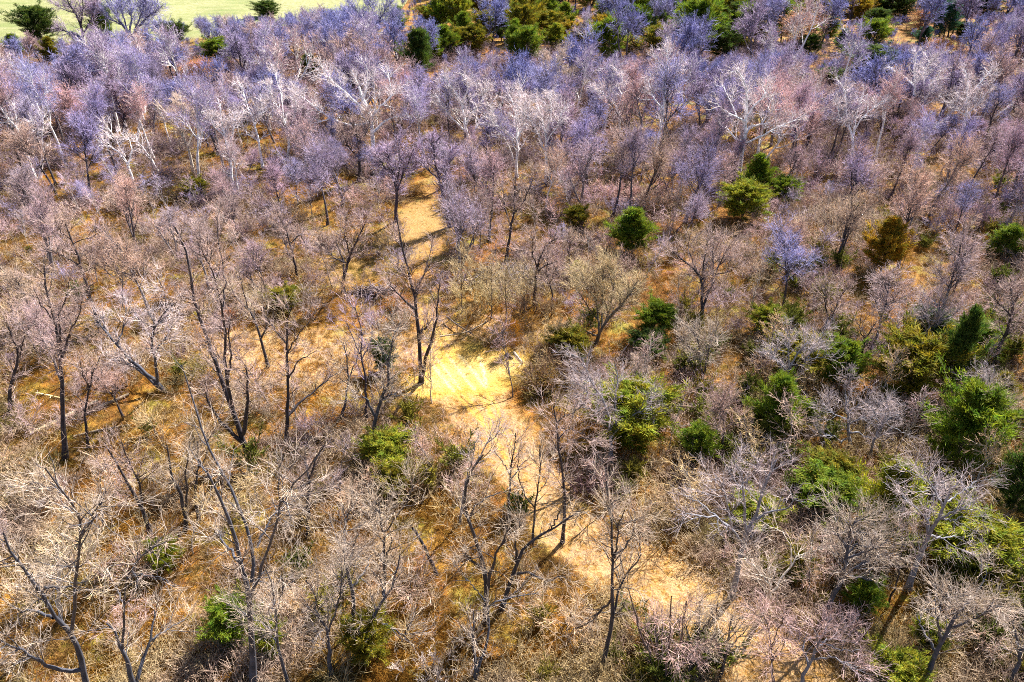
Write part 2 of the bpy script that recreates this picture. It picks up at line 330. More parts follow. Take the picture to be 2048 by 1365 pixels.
T('bare_tree', 'dark bare tree with a thick low trunk in the brush behind the clearing', (1, 1), [[(1160, 470), (1165, 350), (1170, 270), (1190, 180), (1230, 100), (1300, 60)], [(1170, 270), (1220, 230), (1300, 200)], [(1175, 240), (1140, 150), (1150, 60)]], .17, 'dark', 1.0)
T('bare_tree', 'thin dark bare tree close right of the thick low trunk behind the clearing', (1, 1), [[(1265, 485), (1260, 380), (1230, 260), (1240, 160)], [(1250, 340), (1290, 230)]], .09, 'dark', .9)
T('bare_tree', 'straight dark trunk behind the brush pile with its top leaning right', (1, 1), [[(985, 200), (1000, 90), (1020, 0), (1040, -130), (1045, -310)], [(1030, -80), (1100, -165), (1150, -290)], [(1020, 10), (980, -110), (970, -230)]], .17, 'dark', 1.1)
T('bare_tree', 'dark leaning trunk beside the upper path casting long shadows to its left', (1, 1), [[(690, 130), (700, 60), (660, -60), (640, -170)], [(700, 60), (740, -60), (790, -160)]], .17, 'dark', 1.1)
T('bare_tree', 'dark bare tree with a crooked fork at the left end of the grassy glade', (1, 1), [[(8, 400), (15, 280), (50, 160), (100, 70), (140, -20)], [(15, 280), (10, 180), (-40, 80)], [(50, 160), (20, 60), (30, -60)], [(30, 220), (-50, 180), (-110, 120)]], .18, 'dark', 1.6)
for k, (x, y) in enumerate([(790, 130), (830, 140), (900, 540), (985, 560), (1095, 570), (720, 500)]):
    T('sapling', ['thin dark sapling leftmost of three above the brush pile', 'thin dark sapling second of three above the brush pile', 'slim pale sapling at the back of the clearing with a yellow crown', 'slim sapling second along the back of the clearing', 'slim sapling third along the back of the clearing beside the orange bush', 'slim sapling leftmost along the back of the clearing near the path'][k], (1, 1), [[(x, y), (x + 3, y - 90), (x - 4, y - 210), (x + 5, y - 330)], [(x, y - 140), (x + 40, y - 250)], [(x, y - 120), (x - 45, y - 240)]], .06, ['dark', 'dark', 'tan', 'tan', 'tan', 'tan'][k], 1.4, .8, 'sapling')
# --- lower left
T('bare_tree', 'bluish grey bare tree at lower left with long limbs reaching to the left frame edge', (2, 0), [[(520, 1420), (490, 1250), (465, 1130), (420, 1060), (320, 980), (260, 850), (170, 740), (80, 600), (20, 470)], [(430, 1075), (430, 950), (450, 850), (465, 700), (465, 600), (490, 480), (510, 420), (440, 300), (360, 200), (270, 80)], [(490, 1290), (380, 1310), (250, 1240), (140, 1180), (0, 1110)], [(320, 980), (200, 930), (100, 960)], [(490, 480), (560, 360), (600, 300)], [(260, 850), (270, 790), (350, 800), (440, 790)]], .19, 'bluegrey', .9)
T('bare_tree', 'bluish bare tree forked low into a wide V at the bottom frame edge', (2, 0), [[(810, 1440), (800, 1364), (760, 1240), (720, 1130), (680, 1050), (640, 1010)], [(815, 1400), (850, 1250), (900, 1110), (925, 1000), (925, 930)], [(735, 1160), (740, 1000), (745, 880), (760, 740), (800, 660), (870, 580), (1000, 520)], [(740, 920), (700, 800)], [(760, 740), (850, 710), (960, 740), (1050, 790)], [(900, 1110), (1000, 1050), (1120, 980)]], .20, 'bluegrey', .6)
T('bare_tree', 'very tall bluish bare tree with many crossing stems at lower left of the path', (2, 0), [[(1520, 1400), (1520, 1180), (1505, 1000), (1500, 860), (1490, 740), (1440, 640), (1420, 500), (1340, 310), (1290, 190), (1240, 100)], [(1510, 760), (1530, 560), (1450, 400), (1430, 280), (1390, 180), (1350, 130), (1250, 0), (1180, -240), (1140, -380), (1090, -540)], [(1520, 800), (1600, 600), (1650, 430), (1680, 300), (1720, 200), (1830, 90), (1900, 0)], [(1540, 560), (1590, 440), (1640, 350), (1760, 290)], [(1500, 860), (1560, 720), (1600, 690)], [(1440, 640), (1350, 540), (1300, 440)], [(1680, 300), (1670, 120), (1700, 0)]], .22, 'bluegrey', .8)
T('bare_tree', 'thin bluish bare tree curving upward right of the very tall crossing stems', (2, 0), [[(1740, 1400), (1690, 1250), (1660, 1100), (1655, 950), (1640, 800), (1590, 680)], [(1655, 950), (1700, 820), (1690, 700)], [(1660, 1090), (1560, 1000), (1460, 960)]], .10, 'bluegrey', 1.1)
T('bare_tree', 'bare tree with a dark lower trunk and low fork in the orange grass', (2, 0), [[(1990, 1340), (1970, 1180), (1970, 1060), (1900, 960), (1830, 900)], [(1975, 1060), (2020, 930), (2048, 850), (2050, 700)], [(1900, 960), (1890, 840), (1840, 740)]], .15, 'bluegrey', 1.2)
T('bare_tree', 'dark bare tree forked into two wavy stems on sunlit grass at left', (2, 0), [[(1110, 470), (1110, 330), (1080, 220), (1030, 130), (1010, 20), (1000, -60)], [(1115, 310), (1125, 200), (1115, 60), (1130, 0), (1140, -70)]], .17, 'grey', .5)
T('bare_tree', 'single dark wavy stem close right of the two wavy stems', (2, 0), [[(1195, 405), (1175, 280), (1180, 120), (1190, 0), (1185, -80)], [(1180, 100), (1240, 0), (1260, -60)]], .12, 'grey', .6)
T('bare_tree', 'dark trunk leaning left wrapped in dry vines near the wavy stems', (2, 0), [[(900, 490), (860, 330), (780, 200), (720, 80), (660, 0), (630, -70)], [(850, 310), (840, 180), (790, 80), (760, 10), (730, -80)]], .17, 'dark', .9)
T('snag', 'pale yellow broken snag without branches at lower left', (2, 0), [[(350, 965), (352, 800), (350, 680), (338, 530)]], .13, 'pale', snag=True, cat='dead tree')
T('bare_tree', 'dark bare tree right of the crossing stems forked into a narrow V', (2, 0), [[(1845, 500), (1855, 250), (1850, 130), (1900, 30), (1950, -60)], [(1852, 140), (1830, 30), (1840, -60)]], .15, 'dark', .9)
# --- middle left
T('bare_tree', 'tall dark bare tree with a straight trunk standing alone near the left fallen logs', (1, 0), [[(390, 1400), (380, 1150), (375, 900), (365, 760), (330, 560), (290, 430), (260, 330), (265, 230)], [(368, 780), (360, 600), (365, 480), (400, 420), (410, 330)], [(372, 800), (400, 720), (420, 620), (480, 520), (490, 440)], [(330, 560), (250, 480), (200, 360)]], .19, 'dark', .9)
T('bare_tree', 'dark crooked bare tree at the left frame edge with twisted top', (1, 0), [[(45, 1160), (60, 950), (100, 830), (130, 760), (80, 680), (50, 600)], [(120, 770), (150, 640), (170, 600)]], .17, 'dark', .8)
T('bare_tree', 'slim dark leaning tree standing right of the tall straight trunk by the logs', (1, 0), [[(530, 1340), (510, 1100), (530, 980), (560, 860), (600, 780)], [(530, 980), (500, 880), (480, 800)]], .11, 'dark', .9)
T('bare_tree', 'leaning bare tree with two parallel stems and a whitish top left of the clearing', (1, 0), [[(1000, 1015), (940, 930), (860, 860), (770, 790), (700, 700), (620, 610), (560, 530)], [(945, 935), (925, 760), (905, 640), (930, 590), (1000, 500), (1060, 450)], [(960, 960), (880, 890), (740, 800), (640, 790)], [(930, 600), (910, 540), (870, 490)], [(925, 760), (980, 680), (1040, 590)], [(700, 700), (740, 600), (760, 480)], [(1000, 500), (990, 400), (960, 330)]], .18, 'bluegrey', 1.2, twig=(.60, .52, .52))
T('bare_tree', 'tall dark many stemmed bare tree left of the clearing with stems rising close together', (1, 0), [[(1500, 1400), (1440, 1200), (1380, 1060), (1330, 940), (1300, 820), (1290, 740), (1220, 620), (1160, 480), (1150, 300), (1130, 120), (1050, 0)], [(1400, 1100), (1360, 900), (1350, 720), (1340, 500), (1310, 400), (1300, 300), (1220, 160)], [(1340, 480), (1350, 280), (1310, 60), (1300, -60)], [(1370, 900), (1390, 780), (1370, 640), (1390, 520)], [(1300, 820), (1250, 720), (1210, 700)], [(1460, 1240), (1480, 1100), (1490, 950), (1470, 830)], [(1470, 1300), (1340, 1190), (1260, 1080), (1235, 990)]], .20, 'dark', .8)
T('bare_tree', 'grey bare tree with a kinked trunk at the left end of the open tan ground', (1, 0), [[(1610, 850), (1570, 700), (1560, 640), (1480, 470), (1380, 380), (1310, 340)], [(1570, 660), (1600, 590), (1580, 480), (1570, 350)], [(1490, 500), (1460, 380), (1430, 260)]], .14, 'grey', .6)
T('bare_tree', 'bare tree with a dark straight trunk and limbs rising right over the tan ground', (1, 0), [[(1715, 1285), (1730, 1000), (1720, 700), (1720, 600), (1750, 480)], [(1728, 1130), (1830, 1030), (1960, 920), (2048, 860)], [(1735, 900), (1790, 800), (1900, 740)], [(1725, 760), (1790, 640), (1860, 560)], [(1720, 700), (1650, 620), (1600, 540)]], .15, 'dark', .65)
T('bare_tree', 'dark bare tree with a flat topped crooked crown at upper left', (1, 0), [[(610, 640), (540, 420), (490, 260), (470, 170), (430, 80), (390, -20)], [(485, 240), (380, 170), (300, 140), (250, 110)], [(440, 100), (500, 75), (570, 60), (580, 0)], [(430, 80), (360, 30), (340, -30)]], .16, 'dark', 1.0)
T('bare_tree', 'dark bare trunk between the crooked crown and the grassy glade', (1, 0), [[(1790, 310), (1760, 180), (1720, 20), (1650, -90)], [(1740, 100), (1800, 40), (1850, 130)]], .13, 'dark', 1.3)
# --- lower centre
T('bare_tree', 'gnarled dark bare tree with a twisting main stem left of the lower path', (2, 1), [[(870, 1010), (870, 820), (850, 660), (820, 540), (760, 400), (720, 320), (740, 180), (780, 80), (850, 0)], [(870, 860), (905, 650), (960, 540), (1010, 440)], [(760, 400), (800, 300), (880, 260), (960, 220)], [(850, 680), (790, 640), (740, 590)]], .19, 'grey', .8)
T('bare_tree', 'bare tree leaning right toward the path with a long pale upper limb', (2, 1), [[(960, 940), (1010, 760), (1050, 640), (1110, 530), (1180, 490), (1260, 440), (1340, 400), (1430, 340)], [(1020, 740), (1070, 700), (1130, 705), (1190, 750), (1250, 760), (1340, 710)], [(1050, 640), (1040, 500), (1070, 420)], [(1260, 440), (1300, 370), (1310, 310)]], .17, 'grey', .7)
T('bare_tree', 'bluish bare tree forked at the bottom frame edge left of the lower path', (2, 1), [[(810, 1400), (800, 1200), (780, 1100), (800, 1040), (790, 930)], [(815, 1320), (860, 1170), (890, 1080), (880, 960), (870, 880), (940, 890), (1060, 840), (1180, 830)], [(870, 880), (800, 800), (740, 740)]], .13, 'bluegrey', .9)
T('bare_tree', 'curving dark bare tree whose limbs cross the lower path', (2, 1), [[(1540, 1340), (1580, 1240), (1570, 1200), (1610, 1050), (1640, 940), (1620, 800), (1640, 600), (1600, 300), (1590, 160)], [(1640, 600), (1700, 560), (1750, 480), (1760, 350)], [(1620, 1000), (1660, 790), (1730, 690), (1790, 640), (1790, 500)], [(1630, 860), (1580, 920), (1500, 1000), (1420, 1040), (1350, 1050)], [(1640, 620), (1660, 450), (1700, 330)]], .15, 'grey', 1.0)
T('bare_shrub', 'dark many stemmed shrub fanning upward beside the lower path', (2, 1), [[(1930, 1380), (1860, 1250), (1810, 1100), (1760, 950), (1720, 800)], [(1935, 1370), (1900, 1200), (1870, 950)], [(1940, 1370), (1970, 1100), (1980, 850)], [(1945, 1370), (2040, 1100), (2070, 880)], [(1935, 1350), (1920, 1100), (1930, 900)], [(1940, 1370), (2090, 1210), (2180, 1100)]], .09, 'pink', .45, cat='shrub')
T('bare_tree', 'bare tree with forked whitish top lower left of the small green cedar', (2, 1), [[(250, 970), (255, 700), (255, 450), (220, 290)], [(258, 460), (340, 360), (400, 270), (430, 180)], [(255, 460), (200, 380), (210, 290)], [(258, 640), (300, 540), (290, 450)]], .14, 'grey', 1.3)
T('bare_tree', 'bluish wavy bare tree in the orange grass at lower centre left', (2, 1), [[(55, 1060), (80, 880), (40, 730), (10, 600), (0, 480), (40, 350)], [(40, 720), (60, 600), (100, 480)], [(60, 800), (140, 700), (180, 600)]], .15, 'bluegrey', 1.2)
T('bare_tree', 'grey bare tree leaning right over the green bush at bottom centre left', (2, 1), [[(100, 1230), (170, 990), (260, 860), (330, 720), (350, 600)], [(170, 990), (240, 1000), (380, 1090), (450, 950)], [(260, 860), (230, 740)]], .14, 'bluegrey', 1.2)
T('bare_tree', 'slim dark trunk at the left edge of the path below the clearing', (2, 1), [[(1000, 390), (1010, 230), (1010, 100), (1030, 0), (1045, -130)], [(1012, 120), (970, 40), (920, -20)], [(1012, 160), (1080, 60), (1140, 0)]], .12, 'dark', .8)
T('bare_tree', 'slim pair of grey stems standing on the path below the clearing', (2, 1), [[(1145, 560), (1150, 400), (1170, 280), (1195, 100), (1190, -60)], [(1160, 320), (1100, 250), (1060, 130), (1065, 0)], [(1175, 240), (1240, 150), (1250, 80)]], .10, 'grey', .9)
T('snag', 'reddish dead trunk leaning left in the yellow grass', (2, 1), [[(575, 720), (520, 590), (470, 500), (425, 440)]], .13, 'dark', snag=True, cat='dead tree')
T('sapling', 'bluish white sapling leaning right at the path edge below the clearing', (2, 1), [[(710, 420), (725, 280), (740, 170), (790, 80), (830, 0), (960, -165)], [(790, 80), (860, -40), (900, -120)], [(740, 180), (790, 0), (800, -80)]], .09, 'snow', .9)
# --- lower right
T('bare_tree', 'wide spreading bare tree with bluish white limbs right of the lower path', (2, 2), [[(290, 860), (340, 640), (360, 520), (370, 490), (430, 400), (470, 280), (500, 170), (560, 30)], [(355, 530), (290, 440), (190, 370), (100, 370), (20, 350)], [(280, 430), (180, 360), (110, 290), (40, 250)], [(290, 440), (260, 290), (230, 180), (190, 120)], [(370, 490), (370, 250), (360, 170), (300, 10)], [(430, 390), (530, 340), (600, 330), (690, 260)], [(360, 170), (420, 130), (460, 80)]], .20, 'snow', 1.0)
T('bare_tree', 'dense grey bare tree with a bluish trunk and rounded crown at lower right', (2, 2), [[(860, 975), (900, 850), (960, 730), (980, 600), (990, 500), (1040, 380)], [(945, 770), (1000, 700), (1040, 670), (1140, 600)], [(980, 600), (1080, 500), (1150, 400)], [(985, 560), (920, 450), (930, 350)], [(965, 720), (1080, 740), (1200, 780)], [(980, 620), (1100, 580), (1230, 520)]], .18, 'bluegrey', 2.4)
T('bare_tree', 'leaning bare tree with silvery fan of branches and long dark shadow at lower right', (2, 2), [[(1350, 810), (1400, 650), (1470, 500), (1530, 390), (1580, 280), (1610, 190)], [(1475, 500), (1465, 380), (1400, 320), (1310, 250)], [(1530, 390), (1640, 330), (1780, 330)], [(1560, 320), (1500, 200), (1440, 80)], [(1580, 280), (1680, 220), (1760, 160)], [(1480, 490), (1560, 500), (1640, 480)], [(1465, 400), (1500, 280), (1520, 180)], [(1540, 370), (1600, 400), (1680, 370)]], .22, 'snow', 1.7)
T('bare_tree', 'bare tree with a broad crown reaching up from the bottom right frame edge', (2, 2), [[(1440, 1400), (1510, 1200), (1560, 1100), (1640, 960), (1680, 850)], [(1540, 1120), (1530, 980), (1560, 830)], [(1600, 1040), (1740, 1000), (1850, 900)], [(1520, 1180), (1440, 1060), (1400, 960)], [(1640, 960), (1760, 830), (1820, 720)]], .20, 'bluegrey', 1.6)
T('bare_tree', 'short dark trunk with tangled pale limbs between two larger trees at lower right', (2, 2), [[(450, 1000), (530, 830), (500, 740), (520, 640)], [(535, 820), (640, 680), (690, 600), (840, 560)], [(515, 780), (440, 690), (390, 600)], [(640, 680), (650, 560), (600, 450), (520, 440)]], .17, 'pale', 1.2)
T('sapling', 'thin straight dark sapling just left of the silvery fan tree', (2, 2), [[(1228, 915), (1290, 740), (1310, 560), (1322, 450)], [(1310, 560), (1350, 470)], [(1300, 640), (1250, 540)]], .07, 'dark', .8)
T('bare_tree', 'whitish bare tree with pinkish twigs leaning right at bottom right of the path', (2, 2), [[(690, 1390), (750, 1270), (800, 1150), (860, 1040), (890, 980)], [(770, 1230), (900, 1210), (1040, 1290)], [(800, 1150), (900, 1100), (960, 1040)], [(750, 1270), (720, 1150), (740, 1060)], [(820, 1120), (960, 1180), (1060, 1170)]], .13, 'snow', 2.0, twig=(.56, .42, .42))
T('bare_tree', 'small dark trunk forked near its top standing on the lower path edge', (2, 2), [[(205, 1390), (260, 1200), (280, 1050), (300, 960)], [(245, 1230), (200, 1140), (180, 1080)], [(265, 1180), (330, 1100), (370, 1060)]], .12, 'grey', 1.2)
T('sapling', 'slim dark sapling with pinkish crown right of the lower path', (2, 2), [[(545, 1390), (530, 1180), (520, 1070), (490, 980)], [(530, 1150), (570, 1040), (600, 980)]], .08, 'pink', 1.8, cat='sapling')
T('bare_tree', 'thin leaning bare tree with open twigs over the lower path', (2, 2), [[(-10, 1380), (70, 1190), (110, 1000), (100, 880)], [(70, 1190), (20, 1060), (0, 940)], [(95, 1080), (170, 980), (210, 880)], [(60, 1210), (160, 1130), (240, 1040)]], .11, 'grey', 1.1)
T('bare_tree', 'bluish bare trunk at the bottom right corner of the frame', (2, 2), [[(1950, 1400), (2020, 1230), (2010, 1100), (1980, 1020)], [(2015, 1200), (2060, 1130), (2100, 1000)]], .16, 'bluegrey', 1.0)
# --- right middle
T('bare_tree', 'three stemmed bare tree with wide fan crown right of the broad tan tree', (1, 2), [[(110, 620), (120, 400), (110, 300), (80, 260), (0, 200), (-50, 150)], [(118, 480), (165, 370), (190, 280), (170, 160), (190, 50)], [(185, 300), (220, 220), (280, 100)], [(112, 310), (130, 180), (150, 60)], [(190, 290), (270, 270), (330, 230)], [(80, 260), (30, 140), (40, 60)]], .19, 'dark', 1.5)
T('bare_tree', 'pair of bluish stems with a whitish fan crown between green cedars', (1, 2), [[(620, 1035), (625, 880), (640, 830), (690, 760), (740, 690)], [(625, 860), (560, 800), (520, 740)], [(640, 980), (700, 890), (730, 800), (790, 730), (850, 640)], [(730, 800), (820, 780), (900, 760)], [(635, 840), (630, 730), (640, 640)]], .14, 'snow', 1.5)
T('bare_tree', 'silvery white bare tree with tangled low limbs left of the bright green cedar', (1, 2), [[(1010, 1330), (1000, 1250), (990, 1150), (980, 1060), (970, 1000)], [(1000, 1260), (950, 1290), (900, 1250), (820, 1250)], [(995, 1230), (1050, 1230), (1100, 1260)], [(985, 1150), (900, 1120), (830, 1080)], [(985, 1120), (1060, 1060), (1120, 1050)], [(990, 1180), (1080, 1140), (1180, 1150)]], .15, 'snow', 1.8)
T('bare_tree', 'dark leaning bare tree with long limbs at the right frame edge above the cedars', (1, 2), [[(1860, 850), (1900, 720), (1940, 640), (1970, 540), (1980, 440), (1960, 340)], [(1945, 640), (2000, 590), (2046, 540)], [(1970, 540), (1900, 460), (1860, 400)], [(1980, 450), (2040, 380)]], .19, 'dark', 1.4)
T('bare_tree', 'small white limbed tree with a Y fork above the large dark cedars', (1, 2), [[(1295, 700), (1295, 620), (1270, 560), (1180, 520)], [(1295, 610), (1350, 560), (1390, 480)], [(1290, 600), (1300, 500)]], .12, 'snow', 1.6)
T('bare_tree', 'slim leaning dark tree on orange ground left of the large dark cedars', (1, 2), [[(1055, 885), (1075, 740), (1110, 640), (1160, 570)], [(1090, 690), (1060, 600), (1070, 520)]], .11, 'dark', 1.2)
T('bare_tree', 'bluish white bare tree with an upswept crown just behind the tall dark cedar', (1, 2), [[(1470, 740), (1490, 620), (1530, 540), (1540, 440)], [(1490, 620), (1460, 520), (1430, 440)], [(1500, 600), (1590, 540), (1660, 500)]], .13, 'snow', 1.7)
T('bare_tree', 'dark grey bare tree leaning left out of the frame edge beside the bright green cedar', (1, 2), [[(1850, 1400), (1940, 1240), (1930, 1180), (1920, 1090)], [(1948, 1220), (2000, 1160), (2046, 1130)], [(1935, 1180), (1890, 1080), (1880, 1000)]], .18, 'grey', 1.2)
T('bare_tree', 'pale forked bare tree directly behind the bright green cedar', (1, 2), [[(1790, 1270), (1800, 1130), (1770, 1020), (1720, 920)], [(1800, 1140), (1830, 1000), (1840, 900)]], .11, 'snow', 1.3)
T('bare_tree', 'dark bare tree leaning right through the lilac brush above the light green cedar', (1, 2), [[(830, 650), (870, 550), (930, 460), (970, 370)], [(870, 550), (850, 450), (860, 370)]], .13, 'dark', 1.4)
T('bare_tree', 'short pale bare tree with two stems below the three stemmed fan tree', (1, 2), [[(120, 910), (100, 770), (90, 680), (40, 600)], [(125, 880), (150, 780), (160, 700), (200, 640)], [(100, 760), (40, 720), (-10, 680)]], .11, 'bluegrey', 1.9)
T('bare_tree', 'pale gnarled bare tree leaning right in front of the bright green cedar', (1, 2), [[(1120, 1380), (1160, 1230), (1220, 1150), (1300, 1120)], [(1170, 1200), (1150, 1100), (1190, 1040)], [(1200, 1170), (1280, 1210), (1350, 1250)]], .12, 'snow', 1.6)
# --- white trunked sycamores and other far trees
W = 'white'
T('sycamore', 'white sycamore with slanting forked limbs at the left frame edge', (0, 0), [[(215, 1090), (180, 990), (150, 900), (100, 760), (30, 700), (0, 640)], [(110, 800), (90, 650), (60, 600)], [(150, 890), (200, 790), (190, 700)], [(60, 730), (0, 740), (-60, 720)]], .17, W, 1.4)
T('sycamore', 'straight white sycamore stem just right of the slanting one at left', (0, 0), [[(240, 1090), (255, 950), (250, 830), (255, 710), (220, 620)], [(250, 830), (190, 760), (160, 690)]], .14, W, 1.2)
T('sycamore', 'white sycamore leaning left with long low limbs at upper left', (0, 0), [[(820, 1150), (760, 980), (740, 930), (660, 880), (590, 850)], [(750, 940), (690, 830), (640, 750)], [(770, 990), (790, 900), (770, 820)]], .14, W, 1.4)
T('sycamore', 'short white trunk with a bent top right of the long limbed sycamore', (0, 0), [[(950, 1040), (890, 930), (830, 850), (780, 850)], [(860, 890), (850, 800)]], .12, W, .8)
T('sycamore', 'white sycamore with narrow upright crown above a dark lower trunk at upper left', (0, 0), [[(1395, 1120), (1385, 980), (1360, 850), (1330, 760), (1320, 620)], [(1365, 880), (1400, 800), (1410, 680)], [(1350, 820), (1280, 760), (1260, 680)]], .14, W, 1.9)
T('sycamore', 'slim white sycamore leaning left with pinkish twigs at upper left', (0, 0), [[(1575, 1000), (1550, 850), (1520, 720), (1470, 600), (1440, 500)], [(1550, 850), (1480, 800), (1450, 740)], [(1530, 760), (1570, 650), (1560, 560)]], .13, W, 1.7)
T('sycamore', 'white forked sycamore above an orange shrub at upper left', (0, 0), [[(1725, 960), (1735, 830), (1700, 700), (1640, 600), (1600, 500)], [(1730, 800), (1770, 700), (1780, 560)], [(1700, 700), (1690, 580), (1650, 440)]], .14, W, 1.8)
T('sycamore', 'largest white sycamore with sweeping pale limbs at upper centre left', (0, 1), [[(190, 950), (185, 830), (180, 700), (130, 600), (90, 480), (60, 420)], [(180, 740), (60, 760), (0, 740), (-100, 690), (-200, 610), (-300, 530)], [(175, 700), (90, 620), (10, 540), (-90, 470), (-120, 400)], [(180, 720), (230, 640), (300, 580), (350, 520)], [(185, 800), (280, 710), (380, 690), (420, 700)], [(130, 600), (160, 500), (150, 400)], [(-60, 710), (-150, 740), (-230, 720)], [(300, 580), (290, 480), (250, 420)]], .24, W, 1.3, 1.25)
T('sycamore', 'white sycamore with a low white V fork left of the green cedars at upper centre', (0, 1), [[(780, 900), (750, 790), (740, 740), (720, 620), (690, 560), (620, 480)], [(750, 750), (770, 690), (840, 620), (870, 520)], [(745, 790), (650, 700), (600, 640), (560, 560)], [(720, 620), (760, 540), (740, 440)], [(770, 830), (815, 760), (810, 700)]], .16, W, 1.9)
T('sycamore', 'straight white sycamore with a candelabra top above the upper path', (0, 1), [[(1050, 1090), (1055, 850), (1050, 740), (1040, 650), (1000, 560)], [(1048, 860), (1000, 800), (900, 740), (890, 620)], [(1055, 840), (1090, 770), (1110, 640), (1100, 560)], [(1050, 740), (1060, 620), (1070, 520)]], .14, W, 1.8)
T('sycamore', 'white sycamore with dense lilac crown right of the candelabra topped one', (0, 1), [[(1230, 1110), (1230, 960), (1230, 830), (1200, 700), (1160, 600)], [(1230, 850), (1300, 750), (1340, 640)], [(1215, 900), (1180, 800), (1130, 720), (1090, 660)], [(1230, 800), (1260, 680), (1250, 560)]], .15, W, 2.2)
T('sycamore', 'pale sycamore with tan twigs reaching up beside the green cedars', (0, 1), [[(1290, 700), (1290, 620), (1285, 520), (1320, 460), (1400, 440)], [(1285, 520), (1240, 420), (1220, 340)], [(1290, 500), (1300, 380), (1340, 300)], [(1285, 560), (1200, 520), (1130, 520)]], .15, 'pale', 2.3)
T('sycamore', 'short crooked white stem in the lilac wood at upper centre', (0, 1), [[(1385, 720), (1390, 640), (1405, 570), (1370, 500)], [(1400, 580), (1430, 500)]], .12, W, 1.4)
T('sycamore', 'tall slim white sycamore with a feathery crown at upper centre right', (0, 1), [[(1850, 1000), (1900, 850), (1920, 760), (1940, 560), (1960, 400), (1950, 280)], [(1922, 650), (1870, 580), (1840, 480)], [(1935, 620), (2000, 500), (2020, 380)], [(1950, 480), (1900, 380)]], .14, W, 2.0)
T('sycamore', 'white stemmed tree with one limb bent left inside the lilac wood', (0, 1), [[(1680, 900), (1670, 760), (1660, 650), (1610, 590), (1540, 540)], [(1660, 650), (1690, 540), (1680, 440)]], .13, W, 2.0)
T('bare_tree', 'dark many stemmed tree leaning right at the foot of the white sycamores', (0, 1), [[(1230, 1130), (1260, 1000), (1310, 900), (1380, 860), (1430, 780)], [(1255, 1020), (1240, 900), (1260, 780)], [(1300, 920), (1330, 800), (1320, 700)]], .17, 'lilac', 1.9)
T('bare_tree', 'dark tree with cup shaped crown below the largest sycamore', (0, 1), [[(105, 1080), (110, 980), (100, 830), (60, 740)], [(105, 870), (160, 780), (170, 700)], [(105, 950), (30, 870), (0, 790)]], .16, 'dark', 1.9)
T('bare_tree', 'tall dark bare tree with a vase shaped crown left of the upper path', (0, 1), [[(330, 1340), (330, 1140), (300, 1000), (270, 900)], [(330, 1150), (380, 1020), (440, 900)], [(330, 1120), (350, 980), (340, 850)], [(310, 1060), (250, 1000), (220, 920)]], .15, 'lilac', 2.1)
T('bare_tree', 'dark bare tree with a twiggy rounded crown over the start of the upper path', (0, 1), [[(650, 1370), (600, 1130), (560, 970), (560, 850)], [(600, 1130), (630, 1030), (660, 900)], [(590, 1090), (500, 1000), (470, 900)]], .16, 'lilac', 2.0)
T('sycamore', 'white sycamore with a wide antler like crown above the tall mid right cedar', (0, 2), [[(330, 1070), (365, 880), (375, 760), (380, 640), (390, 560), (380, 480), (320, 420)], [(370, 865), (300, 820), (270, 770), (230, 760)], [(375, 860), (470, 820), (560, 770), (680, 720)], [(378, 800), (400, 760), (480, 745), (570, 720)], [(378, 730), (330, 710), (240, 660), (200, 620)], [(380, 710), (430, 630), (480, 590), (510, 500)], [(330, 710), (280, 600), (240, 520)]], .20, W, 1.3, 1.15)
T('sycamore', 'white sycamore with a goblet shaped crown right of the antler crowned one', (0, 2), [[(1020, 1010), (1020, 830), (980, 720), (975, 560), (950, 500)], [(1020, 800), (1060, 720), (1130, 660), (1200, 600)], [(1010, 790), (940, 710), (920, 620)], [(1025, 810), (1040, 680), (1080, 570)]], .16, W, 2.0)
T('sycamore', 'bright white sycamore spreading like a hand at upper right', (0, 2), [[(1350, 780), (1370, 640), (1385, 570), (1390, 500), (1390, 400), (1400, 320)], [(1388, 580), (1440, 530), (1510, 490), (1550, 420)], [(1365, 700), (1400, 660), (1440, 600), (1490, 560), (1500, 520)], [(1388, 520), (1330, 460), (1270, 420), (1230, 400)], [(1440, 530), (1450, 440), (1480, 360)], [(1400, 670), (1500, 600), (1600, 570)]], .18, W, 1.5, 1.15)
T('sycamore', 'bluish white sycamore with a straight pale trunk right of the hand shaped one', (0, 2), [[(1660, 900), (1690, 740), (1700, 620), (1710, 540), (1700, 440)], [(1690, 700), (1640, 650), (1600, 600)], [(1700, 690), (1760, 640), (1820, 560)], [(1705, 600), (1780, 500), (1850, 420)]], .15, W, 2.2)
T('bare_tree', 'dark leaning trunk at the right frame edge below the upper sycamores', (0, 2), [[(1975, 990), (2020, 900), (2046, 830), (2080, 720)], [(2020, 900), (2000, 800), (2020, 700)]], .17, 'dark', 1.8)
T('bare_tree', 'purple dense round bare tree at upper left below the field', (0, 0), [[(750, 820), (745, 700), (770, 620), (740, 520)], [(750, 720), (660, 640), (600, 560)], [(755, 690), (840, 600), (880, 520)], [(745, 700), (690, 580), (640, 470)], [(765, 620), (820, 520), (830, 440)]], .19, 'lilac', 2.6)
T('bare_tree', 'bare tree with a dark trunk and partly white left limb at upper left', (0, 0), [[(1165, 1050), (1130, 880), (1090, 800), (1010, 690), (960, 640)], [(1130, 880), (1170, 760), (1180, 650)], [(1100, 810), (1110, 700), (1080, 600)]], .15, 'pale', 2.0)
T('bare_tree', 'dark bare tree with branches against the pale field, left of the round blue one', (0, 0), [[(505, 270), (480, 130), (420, 30), (380, -40)], [(475, 220), (400, 190), (340, 170)], [(485, 150), (500, 50), (490, -40)], [(500, 200), (560, 100), (560, 0)], [(450, 80), (380, 60), (330, 20)]], .24, 'lilac', 1.5, 1.5)
